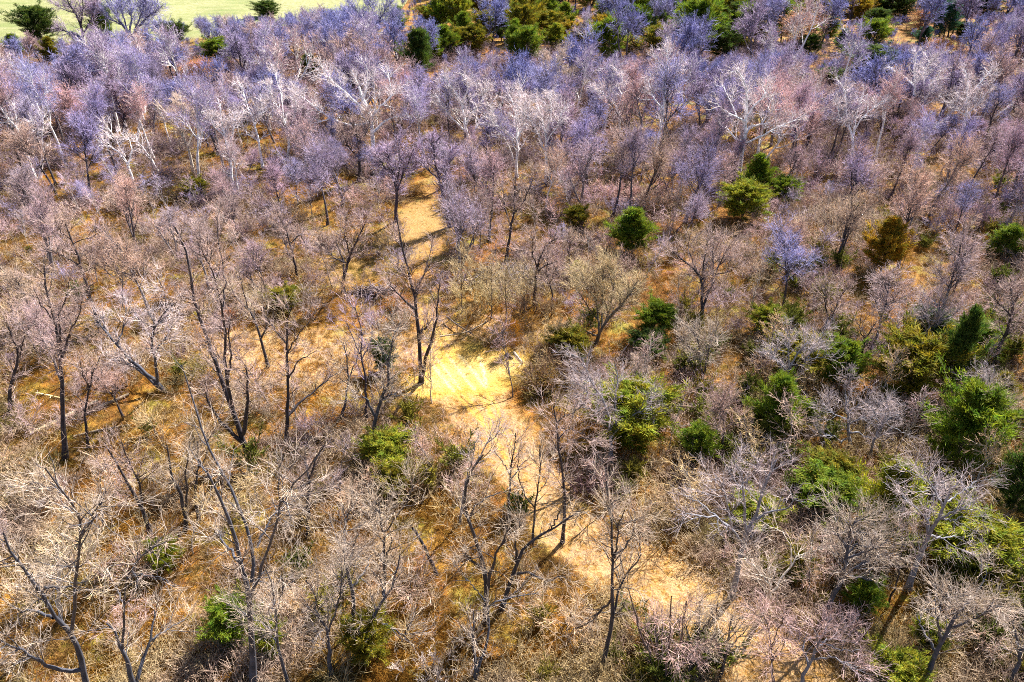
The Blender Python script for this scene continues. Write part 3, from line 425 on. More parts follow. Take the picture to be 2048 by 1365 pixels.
T('bare_tree', 'large round blue tinted bare tree standing against the pale field', (0, 0), [[(780, 280), (765, 190), (700, 100), (650, 30), (620, -20)], [(780, 240), (840, 150), (900, 90), (970, 40)], [(775, 220), (790, 100), (780, 0)], [(770, 200), (720, 40), (710, -40)], [(800, 210), (870, 180), (960, 150)], [(810, 180), (860, 60), (880, -20)], [(740, 150), (660, 120), (620, 80)]], .27, 'blue', 1.7, 1.6)
T('bare_tree', 'blue tinted bare tree with a tall round crown at the right end of the field', (0, 1), [[(170, 290), (170, 190), (120, 100), (60, 30)], [(175, 200), (240, 100), (300, 10)], [(172, 180), (180, 60), (170, -20)], [(150, 150), (60, 120), (10, 80)], [(190, 170), (280, 150), (320, 90)]], .25, 'blue', 2.0, 1.5)
# ------------------------------------------------------------------ cedars, leafy oaks
def foliage_mesh(seed, H, Rm, prof, nb, per, ls, ws, upang, trunk_r=.09, droop=0., fuzz=.05):
    rng = np.random.default_rng(seed); tr = MB(); cr = MB(); K = 8
    P = np.zeros((1, K, 3)); P[0, :, 2] = np.linspace(-.15, H * .9, K); P[0, 1:, :2] += np.cumsum(rng.normal(size=(K - 1, 2)) * .05, 0)
    tr.tubes(P, np.linspace(trunk_r, .02, K)[None], 7, rng)
    z = rng.random(nb) ** .85; az = rng.random(nb) * 2 * np.pi
    lob = 1 + .22 * np.sin(3 * az + seed) + .16 * np.sin(5 * az + 7 * z + seed * 2)
    rad = Rm * prof(z) * lob * rng.uniform(.5, 1.15, nb)
    z0 = H * (.06 + .86 * z)
    x0 = np.interp(z0, P[0, :, 2], P[0, :, 0]); y0 = np.interp(z0, P[0, :, 2], P[0, :, 1])
    up_ = np.tan(np.radians(rng.uniform(*upang, nb)))
    t_ = np.linspace(0, 1, 6)
    B = np.stack([x0[:, None] + rad[:, None] * t_ * np.cos(az)[:, None], y0[:, None] + rad[:, None] * t_ * np.sin(az)[:, None], z0[:, None] + rad[:, None] * up_[:, None] * t_ ** 1.4], -1)
    B[:, 1:] += rng.normal(size=B[:, 1:].shape) * .05
    tr.tubes(B, np.linspace(.03, .008, 6)[None].repeat(nb, 0), 4, rng)
    n = nb * per; bi = np.repeat(np.arange(nb), per); tt = rng.uniform(.25, 1.05, n) ** .8
    k = np.minimum((tt * 5).astype(int), 4); fr = (tt * 5 - k)[:, None]
    p = B[bi, k] * (1 - fr) + B[bi, k + 1] * fr + rng.normal(size=(n, 3)) * (fuzz + .5 * fuzz * (1.05 - tt[:, None])) * Rm
    d = norm(norm(B[bi, k + 1] - B[bi, k]) + rng.normal(size=(n, 3)) * .55 + np.array([0, 0, .35 - droop]))
    s_ = norm(np.cross(d, rng.normal(size=(n, 3)))); L = rng.uniform(ls[0], ls[1], n)[:, None]; Wd = rng.uniform(ws[0], ws[1], n)[:, None]
    v = np.stack([p - s_ * Wd * .5, p + s_ * Wd * .5, p + d * L + s_ * Wd * .12, p + d * L - s_ * Wd * .12], 1)
    cr.add(v, np.arange(n * 4).reshape(n, 4)); return tr, cr
cone = lambda z: (1 - z) ** .75 * np.minimum(1, .45 + 2.2 * z) + .08
egg = lambda z: np.sin(np.pi * np.clip(.18 + .8 * z, 0, 1)) ** .7 * .95 + .06
CEDAR = []
for k, pr in enumerate((cone, cone, egg, egg)):
    t_, c_ = foliage_mesh(40 + k, 6, 1.75, pr, 120, 120, (.16, .40), (.03, .075), (15, 58))
    CEDAR.append((t_.build('trunk', M_BARK), c_.build('crown', M_LEAF)))
CC = {'green': (.125, .185, .015), 'gold': (.27, .20, .018), 'bronze': (.30, .20, .02), 'dark': (.055, .095, .016), 'teal': (.035, .10, .06), 'lime': (.20, .225, .02), 'olive': (.165, .155, .014)}
SZ = lambda cx, cy, w_, h_: None
def cedar(cx, cy, pw, ph, colour, label, kind=0):
    by = cy + ph * .40; g = ground(cx, by); s = ppm(cx, by); dep = math.atan2(CAM_H, g[1])
    wm = pw / s * (1.14 if cy > 200 else 1.3); hm = max(1.8, (ph / s - .28 * wm * math.sin(dep)) / math.cos(dep)) * (1.22 if cy > 200 else 1.3)
    z = float(hgt(g[0], g[1])); e = obj('cedar_tree', None); e.location = (g[0], g[1], z); e.rotation_euler = (0, 0, random.random() * 6.28)
    e.scale = (wm / 3.3, wm / 3.3, hm / 6.0); tag(e, label, 'cedar')
    v = CEDAR[kind]; obj('trunk', v[0], e, (.16, .11, .09)); obj('crown', v[1], e, CC[colour])
    EXCL.append((g[0], g[1], max(.8, wm * .45))); VIEW.append((cx - pw * .55, cx + pw * .55, cy - ph * .5, cy + ph * .5, g[1])); KEEP.append(VIEW[-1])
random.seed(5)
for a in [
    (1508, 360, 62, 78, 'green', 'tall green cedar standing highest in the mid right cedar clump', 0), (1485, 412, 82, 70, 'lime', 'low yellow green cedar at the front of the mid right clump', 2),
    (1568, 382, 52, 48, 'green', 'small green cedar at the right of the mid right clump', 2), (1265, 475, 84, 84, 'green', 'ragged green cedar half covered by bare twigs right of the upper path', 0),
    (1760, 512, 80, 100, 'bronze', 'golden brown cone shaped cedar alone in the lilac brush at right', 0), (2012, 492, 70, 62, 'green', 'green cedar veiled by twigs near the right frame edge', 1),
    (1155, 542, 30, 38, 'lime', 'tiny bright yellow green cedar behind the broad tan tree', 0), (1305, 642, 66, 66, 'green', 'green cedar just right of the broad tan tree', 3),
    (1296, 690, 70, 40, 'dark', 'dark low cedar below the cedar beside the broad tan tree', 2), (1530, 655, 62, 58, 'lime', 'light yellow green cedar behind the pair of bluish stems', 2),
    (1590, 720, 110, 80, 'olive', 'olive cedar seen through the fan crown of the bluish pair', 2), (1675, 745, 76, 86, 'green', 'bright green cedar right of the pair of bluish stems', 3),
    (1805, 755, 130, 120, 'olive', 'large dark olive cedar, left one of the close pair at right', 2), (1880, 740, 66, 150, 'dark', 'tall narrow dark cedar, right one of the close pair at right', 0),
    (1900, 878, 128, 150, 'green', 'large bright green cedar with full crown below the close pair', 3), (1537, 828, 90, 108, 'green', 'pointed green cedar below the pair of bluish stems', 1),
    (1390, 892, 66, 66, 'green', 'small green cedar right of the grey white spreading tree', 2), (1250, 835, 140, 118, 'lime', 'broad yellow green cedar growing behind the grey white spreading tree', 2),
    (772, 902, 92, 62, 'lime', 'small bright yellow green cedar left of the path below the clearing', 2), (792, 965, 66, 60, 'olive', 'olive bush like cedar just below the small bright one left of the path', 2),
    (1930, 1090, 150, 105, 'lime', 'broad lime green cedar right of the silvery fan tree', 2), (1755, 1035, 110, 150, 'lime', 'tall light green cedar behind the dense grey rounded crown', 1),
    (1645, 990, 110, 76, 'green', 'green cedar under pale twigs left of the tall light green one', 2), (1500, 1030, 84, 66, 'lime', 'low lime cedar among the limbs of the wide spreading tree', 2),
    (2015, 985, 90, 120, 'dark', 'dark green cedar at the right frame edge below the bright green one', 3), (1650, 950, 90, 66, 'olive', 'olive cedar between the pointed one and the tall light green one', 2),
    (1945, 690, 80, 70, 'green', 'green cedar right of the tall narrow dark one', 3), (1850, 660, 70, 60, 'dark', 'dark green cedar behind the close pair at right', 2),
    (470, 1255, 84, 78, 'green', 'green cedar bush under the very tall crossing stems', 2), (545, 1290, 50, 66, 'lime', 'small lime green bush right of the cedar under the crossing stems', 2),
    (742, 1283, 86, 80, 'olive', 'olive green bush at bottom centre left', 2), (1788, 1345, 96, 56, 'lime', 'lime green bush at the bottom frame edge right of the path', 2),
    (1722, 1200, 60, 48, 'green', 'small dark green bush behind the dense grey rounded tree', 2), (335, 1118, 56, 44, 'lime', 'small lime bush in shade below the two wavy stems', 2),
    (395, 385, 46, 40, 'olive', 'dull olive bush veiled by twigs at mid left', 2), (575, 610, 60, 44, 'olive', 'low olive bush in the shade at the left of the grassy glade', 2),
    (1840, 1275, 44, 40, 'lime', 'small lime bush right of the long dark shadow', 2), (1990, 790, 50, 60, 'olive', 'olive cedar behind the bright green one near the right edge', 0),
    (1140, 690, 70, 60, 'olive', 'olive brown bush on the right edge of the clearing', 2), (770, 720, 46, 60, 'dark', 'dark green bush on the left edge of the clearing', 2),
    (800, 345, 50, 46, 'olive', 'olive bush behind the vase crowned tree at the upper path', 2), (1150, 445, 44, 40, 'olive', 'olive bush in tan brush right of the upper path', 2),
    # far band
    (1050, 35, 56, 70, 'olive', 'olive cedar, tallest of the far row behind the white sycamores', 0), (1135, 80, 36, 40, 'gold', 'small golden cedar in the far row right of the tallest olive one', 2),
    (1092, 62, 50, 44, 'olive', 'olive cedar in the far row touching the tallest one', 2), (1032, 95, 36, 60, 'green', 'narrow green cedar in front of the far row', 0),
    (842, 130, 52, 78, 'dark', 'dark olive cedar below the right end of the field', 1), (868, 108, 40, 44, 'green', 'green cedar right behind the dark olive one below the field', 2),
    (800, 50, 32, 42, 'green', 'small green cedar at the right end of the field', 1), (856, 45, 30, 34, 'olive', 'small olive cedar close right of the field end', 2),
    (972, 60, 44, 40, 'olive', 'olive cedar left of the far row', 2), (950, 92, 50, 46, 'olive', 'olive cedar in front of the far row at left', 3),
    (1205, 72, 46, 46, 'gold', 'golden cedar with rounded crown in the far row', 2), (1166, 84, 40, 42, 'gold', 'golden cedar with pointed crown left of the rounded golden one', 0),
    (1128, 40, 36, 40, 'green', 'green cedar behind the golden pair in the far row', 0), (1265, 35, 70, 70, 'green', 'broad green cedar right of the golden pair', 2),
    (1310, 25, 50, 50, 'green', 'green cedar right behind the broad green one', 0), (1342, 30, 40, 60, 'dark', 'dark blue green cedar at the top frame edge', 1),
    (1396, 78, 74, 90, 'green', 'large full green cedar in the far row', 3), (1420, 30, 32, 56, 'dark', 'dark narrow cedar rising behind the large full green one', 0),
    (1493, 30, 40, 40, 'olive', 'olive cedar right of the dark narrow one in the far row', 1), (1536, 42, 44, 52, 'dark', 'dark cedar right of the small olive one in the far row', 1),
    (1520, 80, 30, 40, 'gold', 'small golden cedar left of the orange leaved oak', 0), (1640, 38, 36, 44, 'olive', 'olive cedar right of the orange leaved oak', 1),
    (1700, 12, 66, 44, 'green', 'green cedar at the top edge right of the oak', 2), (1720, 30, 36, 36, 'gold', 'golden cedar under the green one at the top edge', 2),
    (1886, 55, 38, 56, 'teal', 'blue green cedar alone at upper right', 3), (1922, 66, 34, 26, 'dark', 'low dark cedar right of the blue green one', 2),
    (1845, 78, 28, 34, 'teal', 'small blue green cedar left of the larger one at upper right', 1), (1738, 132, 76, 52, 'dark', 'wide dark cedar in shade below the orange twigged wood at upper right', 2),
    (1655, 160, 40, 34, 'dark', 'dark green cedar left of the goblet shaped sycamore', 2), (1780, 22, 60, 40, 'dark', 'dark cedar at the top edge far right', 2), (1960, 12, 60, 34, 'teal', 'blue green cedar at the top right edge', 2),
    (114, 115, 36, 46, 'olive', 'olive cedar below the field at far left', 0), (36, 100, 28, 36, 'green', 'small green cedar below the left end of the field', 1),
    (440, 112, 48, 40, 'green', 'green cedar in the lilac wood below the field', 2), (352, 74, 44, 36, 'dark', 'dark cedar right of the round blue tree', 2),
    (536, 24, 40, 26, 'dark', 'dark cedar on the field edge at upper centre left', 2), (84, 66, 62, 56, 'dark', 'dark round cedar on the field edge at far left', 2), (208, 60, 40, 60, 'dark', 'dark cedar between the two trees against the field', 3),
    (622, 138, 30, 34, 'green', 'small green cedar behind the largest white sycamore', 0), (1155, 145, 26, 44, 'olive', 'narrow olive cedar among the upper centre sycamores', 0), (880, 75, 50, 30, 'dark', 'dark low cedar in front of the far row at left', 2),
]: cedar(*a)
rc_ = np.random.default_rng(3); nfc = 0
while nfc < 52:
    cx, cy = 880 + 900 * rc_.random() ** 1.5, rc_.uniform(-14, 104)
    if any((cx - v[0]) * (cx - v[1]) < 0 and abs(cy - (v[2] + v[3]) / 2) < 22 for v in VIEW): continue
    k_ = ['olive', 'green', 'dark', 'lime', 'green'][nfc % 5]; nfc += 1; w_ = rc_.uniform(30, 54)
    cedar(cx, cy, w_, w_ * rc_.uniform(.9, 1.4), k_, 'cedar crown showing between bare crowns in the far evergreen belt', int(rc_.integers(4))); bpy.context.scene.collection.objects  # noqa
    for o_ in COL.objects:
        if o_.name.startswith('cedar_tree') and o_.get('label', '').startswith('cedar crown showing'): o_['group'] = 'cedars of the far evergreen belt'
OAK = foliage_mesh(77, 7, 3.1, egg, 150, 34, (.10, .22), (.07, .14), (15, 55), .14, fuzz=.08); OAKM = (OAK[0].build('trunk', M_BARK), OAK[1].build('crown', M_LEAF))
def leafy(name, cat, cx, cy, pw, ph, col, label, bark=(.22, .17, .14)):
    by = cy + ph * .42; g = ground(cx, by); s = ppm(cx, by); dep = math.atan2(CAM_H, g[1]); wm = pw / s * 1.05; hm = max(1.2, (ph / s - .5 * wm * math.sin(dep)) / math.cos(dep)) * 1.05
    e = obj(name, None); e.location = (g[0], g[1], float(hgt(g[0], g[1]))); e.rotation_euler = (0, 0, random.random() * 6.28); e.scale = (wm / 5.6, wm / 5.6, hm / 7.); tag(e, label, cat)
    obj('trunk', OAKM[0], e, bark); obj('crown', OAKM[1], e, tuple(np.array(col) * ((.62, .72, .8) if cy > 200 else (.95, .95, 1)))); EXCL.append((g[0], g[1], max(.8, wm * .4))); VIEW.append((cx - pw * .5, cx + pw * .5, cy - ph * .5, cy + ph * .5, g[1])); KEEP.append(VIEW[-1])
for a in [(1592, 72, 96, 72, (.42, .24, .17), 'round peach coloured oak keeping its dead leaves in the far row'), (1836, 48, 50, 44, (.46, .24, .13), 'orange leaved oak left of the blue green cedar at upper right'),
          (1880, 90, 64, 30, (.52, .26, .10), 'low orange leaved oak in front of the blue green cedar'), (2035, 105, 56, 40, (.46, .26, .14), 'orange leaved oak at the upper right frame edge'),
          (1632, 8, 56, 40, (.42, .25, .18), 'peach coloured oak at the top frame edge'), (1255, 95, 60, 40, (.44, .29, .16), 'tan leaved oak in front of the broad green cedar'), (400, 140, 80, 40, (.42, .20, .11), 'orange brown oak in the lilac wood at upper left')]:
    leafy('leafy_oak', 'oak', *a)
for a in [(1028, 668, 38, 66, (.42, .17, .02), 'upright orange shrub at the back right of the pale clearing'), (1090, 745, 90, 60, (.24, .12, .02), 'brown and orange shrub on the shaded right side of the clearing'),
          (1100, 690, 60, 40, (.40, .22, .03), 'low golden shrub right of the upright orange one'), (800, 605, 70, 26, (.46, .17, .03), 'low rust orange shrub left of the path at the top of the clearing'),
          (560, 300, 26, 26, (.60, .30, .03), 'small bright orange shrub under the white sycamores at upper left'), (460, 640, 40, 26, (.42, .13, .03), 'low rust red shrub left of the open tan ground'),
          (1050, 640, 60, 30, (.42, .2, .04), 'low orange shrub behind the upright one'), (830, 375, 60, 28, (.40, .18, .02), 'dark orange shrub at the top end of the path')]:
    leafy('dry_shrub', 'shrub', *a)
def thicket(cx, cy, pw, ph, col, label, dens=1.):
    by = cy + ph * .35; g = ground(cx, by); s = ppm(cx, by); dep = math.atan2(CAM_H, g[1]); wm = pw / s; dm = max(1.6, wm * .55); hm = max(1.2, (ph / s - .75 * dm * math.sin(dep)) / math.cos(dep))
    rng = np.random.default_rng(int(cx * 7 + cy)); n = int(np.clip(wm * dm * 2.2 * dens, 14, 120)); K = 7
    a = rng.random(n) * 6.283; r_ = rng.random(n) ** .5 * .42; P = np.empty((n, K, 3)); P[:, 0] = np.stack([r_ * np.cos(a) * wm, r_ * np.sin(a) * dm, np.full(n, -.08)], 1)
    d = norm(np.stack([r_ * np.cos(a) * .9 + rng.normal(size=n) * .25, r_ * np.sin(a) * .9 + rng.normal(size=n) * .25, np.ones(n)], 1)); L = (rng.uniform(.6, 1., n) * hm * (1 - .8 * r_ ** 2))[:, None] / (K - 1)
    for q in range(1, K): d = norm(d + rng.normal(size=(n, 3)) * .12); P[:, q] = P[:, q - 1] + d * L
    Rr = np.repeat(np.linspace(.035, .010, K)[None], n, 0) * rng.uniform(.6, 1.3, n)[:, None]; far = 1.7 if g[1] > 75 else 1.; A = MB(); B_ = MB(); A.tubes(P, Rr, 5, rng)
    crown_twigs(rng, B_, P, Rr, n * 4, n * 13, n * 32, .62 * max(.8, min(1.6, hm / 2.6)), .07, .95 * far, (18, 55))
    e = obj('thicket', None); e.location = (g[0], g[1], float(hgt(g[0], g[1]))); tag(e, label, 'thicket'); c = np.array(col)
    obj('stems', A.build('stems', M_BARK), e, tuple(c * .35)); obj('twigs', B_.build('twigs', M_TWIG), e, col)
    EXCL.append((g[0], g[1], wm * .4)); VIEW.append((cx - pw * .45, cx + pw * .45, cy - ph * .4, cy + ph * .4, g[1]))
for a in [(1700, 445, 270, 110, (.58, .48, .36), 'very wide tan thicket in the lilac brush at mid right'), (1480, 500, 120, 60, (.56, .45, .40), 'tan thicket right of the three stemmed fan tree'),
    (1165, 348, 80, 46, (.66, .46, .46), 'pale pink thicket right of the upper path'), (1235, 385, 110, 56, (.64, .46, .42), 'pinkish tan thicket right of the pale pink one'), (1330, 400, 110, 60, (.58, .45, .36), 'tan thicket left of the mid right cedar clump'),
    (1720, 350, 110, 60, (.62, .50, .46), 'pale thicket below the goblet shaped sycamore'), (1660, 340, 90, 56, (.60, .46, .46), 'pinkish thicket left of the pale one below the goblet shaped sycamore'),
    (30, 640, 90, 90, (.72, .58, .38), 'cream thicket at the left frame edge'), (60, 985, 150, 110, (.72, .58, .40), 'cream thicket at the lower left frame edge'), (185, 1130, 130, 140, (.74, .62, .38), 'pale yellow thicket right of the broken snag'),
    (60, 1180, 130, 110, (.70, .55, .38), 'tan thicket left of the broken snag'), (870, 1330, 150, 80, (.76, .66, .58), 'whitish spreading thicket at bottom centre'), (330, 960, 110, 70, (.66, .54, .36), 'tan thicket behind the two wavy stems'),
    (1850, 600, 110, 70, (.58, .46, .46), 'pinkish thicket above the close pair of cedars'), (1430, 960, 130, 70, (.64, .50, .38), 'tan thicket behind the wide spreading tree'), (1330, 1010, 110, 90, (.66, .50, .34), 'tan thicket on the right bank of the path'),
    (250, 720, 120, 60, (.62, .50, .36), 'tan thicket beside the tree with two parallel stems'), (110, 430, 150, 60, (.60, .48, .44), 'pinkish tan thicket at mid left frame edge'), (260, 400, 130, 60, (.58, .47, .40), 'tan thicket left of the dull olive bush'),
    (960, 590, 120, 80, (.60, .50, .26), 'yellowish thicket of slim stems at the back of the clearing'), (1400, 600, 110, 60, (.54, .42, .40), 'tan thicket under the three stemmed fan tree'), (1960, 1260, 150, 110, (.64, .50, .42), 'pinkish tan thicket at the lower right frame edge'),
    (1620, 560, 110, 70, (.56, .44, .46), 'lilac thicket left of the golden brown cedar'), (1930, 430, 150, 70, (.54, .42, .46), 'lilac thicket right of the very wide tan one'), (1560, 1230, 120, 70, (.62, .48, .32), 'tan thicket right of the lower path bend'),
    (1125, 735, 120, 80, (.20, .12, .08), 'shade built as a dark brown thicket on the right side of the clearing', 2.), (1185, 960, 110, 80, (.19, .12, .13), 'shade built as a dark purplish thicket right of the path below the clearing', 2.),  # shade right of the clearing and path, built as dark dense thickets
    (1060, 610, 110, 60, (.26, .17, .10), 'shade built as a dark brown thicket under the low dark trunk behind the clearing', 1.5), (590, 600, 90, 50, (.24, .16, .08), 'shade built as a dark brown thicket left of the grassy glade', 1.5),  # shade behind the clearing and by the glade, likewise in the thicket colour
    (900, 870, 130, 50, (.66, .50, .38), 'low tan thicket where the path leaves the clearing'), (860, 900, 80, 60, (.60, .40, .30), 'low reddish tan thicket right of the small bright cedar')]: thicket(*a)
# ------------------------------------------------------------------ logs, brush pile
def log(name, label, pts, r, col, stubs=3, cat='log', seed=0, lift=None):
    rng = np.random.default_rng(seed + 300); g = ground(*np.array(pts, float).T); g[:, 2] = hgt(g[:, 0], g[:, 1]) + r * .8
    if lift is not None: g[:, 2] += lift
    o = g[0].copy(); P = resample(g - o, 10)[None]; mb = MB(); Rr = np.linspace(r, r * .55, 10)[None]; mb.tubes(P, Rr, 9, rng, 0, .05)
    # closed ends
    if stubs:
        B, BR = grow(rng, P, Rr, stubs, .3, 1, (30, 70), (.6, 1.6), 5, .15, .1, .5, .06, .02); mb.tubes(B, BR, 5, rng)
    e = obj(name, mb.build(name, M_BARK), None, col); e.location = o; tag(e, label, cat); return e
log('fallen_log', 'long pale fallen log behind the straight trunk at left', [(62, 872), (125, 843), (200, 812)], .20, (.50, .40, .26), 4, seed=1)
log('fallen_log', 'dark fallen log lying parallel behind the long pale one', [(150, 842), (200, 826), (262, 800)], .20, (.20, .15, .10), 3, seed=2)
log('fallen_log', 'thin yellowish fallen trunk lying left of the long pale log', [(72, 790), (110, 797), (140, 806)], .11, (.55, .44, .22), 3, seed=3)
log('fallen_log', 'slim fallen trunk lying in front of the two long logs', [(150, 878), (200, 868), (262, 858)], .09, (.40, .32, .22), 2, seed=4)
log('fallen_log', 'short white weathered log at the right of the clearing', [(1028, 700), (1046, 722)], .11, (.42, .37, .32), 3, seed=5)
log('fallen_log', 'short dark log beside the white one at the right of the clearing', [(1012, 704), (1026, 712)], .14, (.10, .08, .08), 0, seed=6)
log('fallen_branch', 'dark fallen branch arching over the litter at the top of the clearing', [(893, 638), (915, 655), (945, 665)], .07, (.14, .11, .10), 9, 'branch', 7, np.array([.5, .5, .1]))
log('fallen_branch', 'pale thin branch fallen across the back of the clearing', [(880, 668), (930, 660), (975, 640)], .05, (.45, .38, .30), 7, 'branch', 8)
def brush_pile(px, py, wm, n, label, seed, col):
    rng = np.random.default_rng(seed); g = ground(px, py); z = float(hgt(g[0], g[1]))
    c0 = np.stack([rng.normal(size=n) * wm * .33, rng.normal(size=n) * wm * .18, rng.random(n) * .15], 1); rr = np.hypot(c0[:, 0] / wm, c0[:, 1] / wm * 1.6); c0[:, 2] += np.maximum(0, 1.3 - 2.6 * rr) * rng.random(n)
    d = norm(rng.normal(size=(n, 3)) * [1, 1, .28]); L = rng.uniform(.6, 2.4, n)[:, None, None]; K = 5
    P = c0[:, None] + d[:, None] * L * np.linspace(-.5, .5, K)[None, :, None] + rng.normal(size=(n, K, 3)) * .04; P[..., 2] = np.maximum(P[..., 2], .02)
    mb = MB(); mb.tubes(P, np.repeat(rng.uniform(.012, .06, n)[:, None], K, 1), 5, rng)
    e = obj('brush_pile', mb.build('brush_pile', M_BARK), None, col); e.location = (g[0], g[1], z); tag(e, label, 'brush pile'); EXCL.append((g[0], g[1], wm * .5))
brush_pile(1020, 556, 7.5, 420, 'heap of cut dark branches behind the clearing', 11, (.22, .19, .20))
brush_pile(745, 592, 3.5, 160, 'small dark branch heap left of the path above the clearing', 12, (.16, .12, .12))

# ------------------------------------------------------------------ the rest of the wood: copies of a few bare trees
VAR = []
for k, a in enumerate([dict(H=10.5, W=4.2, nl=9, fork=.38), dict(H=9.5, W=4., stems=2, fork=.3), dict(H=11.5, W=3.8, nl=10, fork=.42), dict(H=9, W=3.9, stems=3, fork=.3, nl=5), dict(H=10, W=4.6, lang=(30, 58), nl=9, fork=.4), dict(H=11, W=3.4, lang=(15, 38), nl=9, fork=.35), dict(H=8.5, W=4.2, stems=2, lang=(25, 52), fork=.3), dict(H=10, W=4.4, nl=11, fork=.36), dict(H=8, W=2.6, nl=6, fork=.45), dict(H=12, W=4.4, nl=8, fork=.5, lang=(20, 45))]):
    t_, c_ = tree_mesh(500 + k, r0=.15, nb=150, n2=650, n3=2000, **a); VAR.append((t_.build('trunk', M_BARK), c_.build('crown', M_TWIG)))
def stems_mesh(seed, n, H, spread, n2, tw, mats, m=0, r=.022):
    rng = np.random.default_rng(seed); K = 6
    d = norm(np.stack([rng.normal(size=n) * spread, rng.normal(size=n) * spread, np.ones(n)], 1)); P = np.empty((n, K, 3)); P[:, 0] = rng.normal(size=(n, 3)) * [.22, .22, 0]; P[:, 0, 2] = -.05
    st = rng.uniform(.55, 1.1, n)[:, None] * H / (K - 1)
    for q in range(1, K): d = norm(d + rng.normal(size=(n, 3)) * .14 + np.array([0, 0, -.02])); P[:, q] = P[:, q - 1] + d * st
    Rr = np.repeat(np.linspace(r, .007, K)[None], n, 0); return P, Rr, rng
SHR = []
for k in range(4):
    P, Rr, rng = stems_mesh(600 + k, 16, 2.6, .5, 0, 1, None); a_, b_ = MB(), MB(); a_.tubes(P, Rr, 5, rng); crown_twigs(rng, b_, P, Rr, 60, 240, 560, .62, .05, .85)
    SHR.append((a_.build('stems', M_BARK), b_.build('twigs', M_TWIG)))
SAP = []
for k in range(3):
    t_, c_ = tree_mesh(650 + k, 6.2, 1.3, 1, .3, 9, 30, 110, 300, .045, lang=(20, 45), size=.6); SAP.append((t_.build('trunk', M_BARK), c_.build('crown', M_TWIG)))
FT = np.array([(-200, 76), (0, 66), (70, 46), (150, 56), (260, 50), (340, 30), (430, 22), (520, 24), (620, 12), (700, 8), (800, 20), (868, 10), (885, -400), (2300, -400)], float)
def cap_scale(x, y, px, s, H, W=3.6):               # trees in front of the field, a cedar or a sycamore stay low enough to leave it in sight
    lim = np.interp(px, FT[:, 0], FT[:, 1]); wp = W * s * FPX / (y * CP + CAM_H * SP) * .6; top = project(np.array([x, y, H * s]))[1]
    hid = (KW[:, 4] > y + .3) & (KW[:, 0] < px + wp) & (KW[:, 1] > px - wp) & (KW[:, 3] > top)
    if hid.any() and not (y > 115 and rng.random() < .08): lim = max(lim, (KW[hid, 2] + .62 * (KW[hid, 3] - KW[hid, 2])).max())
    while s > (.25 if y > 120 else .3):
        if project(np.array([x, y, float(hgt(x, y)) + H * s]))[1] >= lim: break
        s *= .93
    return s
def copy_thing(name, parts, datas, cols, x, y, sc, label, cat, group, rng):
    e = obj(name, None); e.location = (x, y, float(hgt(x, y))); e.rotation_euler = (0, 0, rng.random() * 6.283); e.scale = (sc[0], sc[0], sc[1]); tag(e, label, cat, group)
    for n_, d_, c_ in zip(parts, datas, cols): obj(n_, d_, e, c_)
rng = np.random.default_rng(21)
for a_, b_, c_, d_ in ((470, 830, 690, 760), (850, 1050, 640, 800), (700, 850, 450, 560), (830, 870, 400, 520), (1000, 1130, 900, 1040), (1180, 1460, 1120, 1260)): VIEW.append((a_, b_, c_, d_, float(ground((a_ + b_) / 2, d_)[1]))); KEEP.append(VIEW[-1])
EX = np.array(EXCL); VW = np.array(VIEW); KW = np.array(KEEP)
def far_limit(x): return np.where(in_field(np.array(x), np.array(0.)) > -60, 0, 0)
def scatter_pts(rng, n, ymin, ymax, spacing, need_view=(-140, 2190, -260, 1440), excl=1., field=True, tall=7., thin=.94):
    out = []; cell = {}
    y = ymin + (ymax - ymin) * rng.random(n * 6) ** .62; x = (rng.random(n * 6) - .5) * 2 * (y * .80 + 14)
    P = np.stack([x, y, hgt(x, y)], 1); px, py = project(P); _, pyt = project(P + [0, 0, tall])
    pm, am, cm, c2, gm_ = masks(x, y)
    ok = (px > need_view[0]) & (px < need_view[1]) & (py < need_view[3] + 40) & (np.maximum(py, pyt) > -40)
    ok &= (np.maximum.reduce([pm, am, cm, c2 * .9, gm_ * .9]) < .35)
    for d_ in (2, 4, 6, 8): ok &= (masks(x - .656 * d_, y - .755 * d_)[2] < .3) | (d_ > tall * 1.1)      # no shade across the clearing
    if field: ok &= in_field(x, y) < -1.0
    for j in np.nonzero(ok)[0]:
        if len(out) >= n: break
        s = spacing(y[j], px[j]) if callable(spacing) else spacing
        if ((EX[:, 0] - x[j]) ** 2 + (EX[:, 1] - y[j]) ** 2 < (EX[:, 2] * excl) ** 2).any(): continue
        c0 = (int(x[j] // 4), int(y[j] // 4)); bad = False; rr = int(s // 4) + 1
        for dx in range(-rr, rr + 1):
            for dy in range(-rr, rr + 1):
                for (qx, qy) in cell.get((c0[0] + dx, c0[1] + dy), ()):
                    if (qx - x[j]) ** 2 + (qy - y[j]) ** 2 < s * s: bad = True
        if bad: continue
        wp = tall * .33 * FPX / (y[j] * CP + CAM_H * SP)
        hid = (VW[:, 4] > y[j] + .3) & (VW[:, 0] < px[j] + wp) & (VW[:, 1] > px[j] - wp) & (VW[:, 2] < py[j]) & (VW[:, 3] > pyt[j])
        if hid.any() and y[j] < 80 and rng.random() < thin * .6: continue
        cell.setdefault(c0, []).append((x[j], y[j])); out.append((x[j], y[j], px[j], py[j]))
    return np.array(out)
tp = scatter_pts(rng, 2600, 27, 300, lambda y, px: 6.5 if y < 44 else (5.4 if y < 75 else (4.2 if y < 110 else 3.3)))
tp = tp[np.argsort(tp[:, 1])]
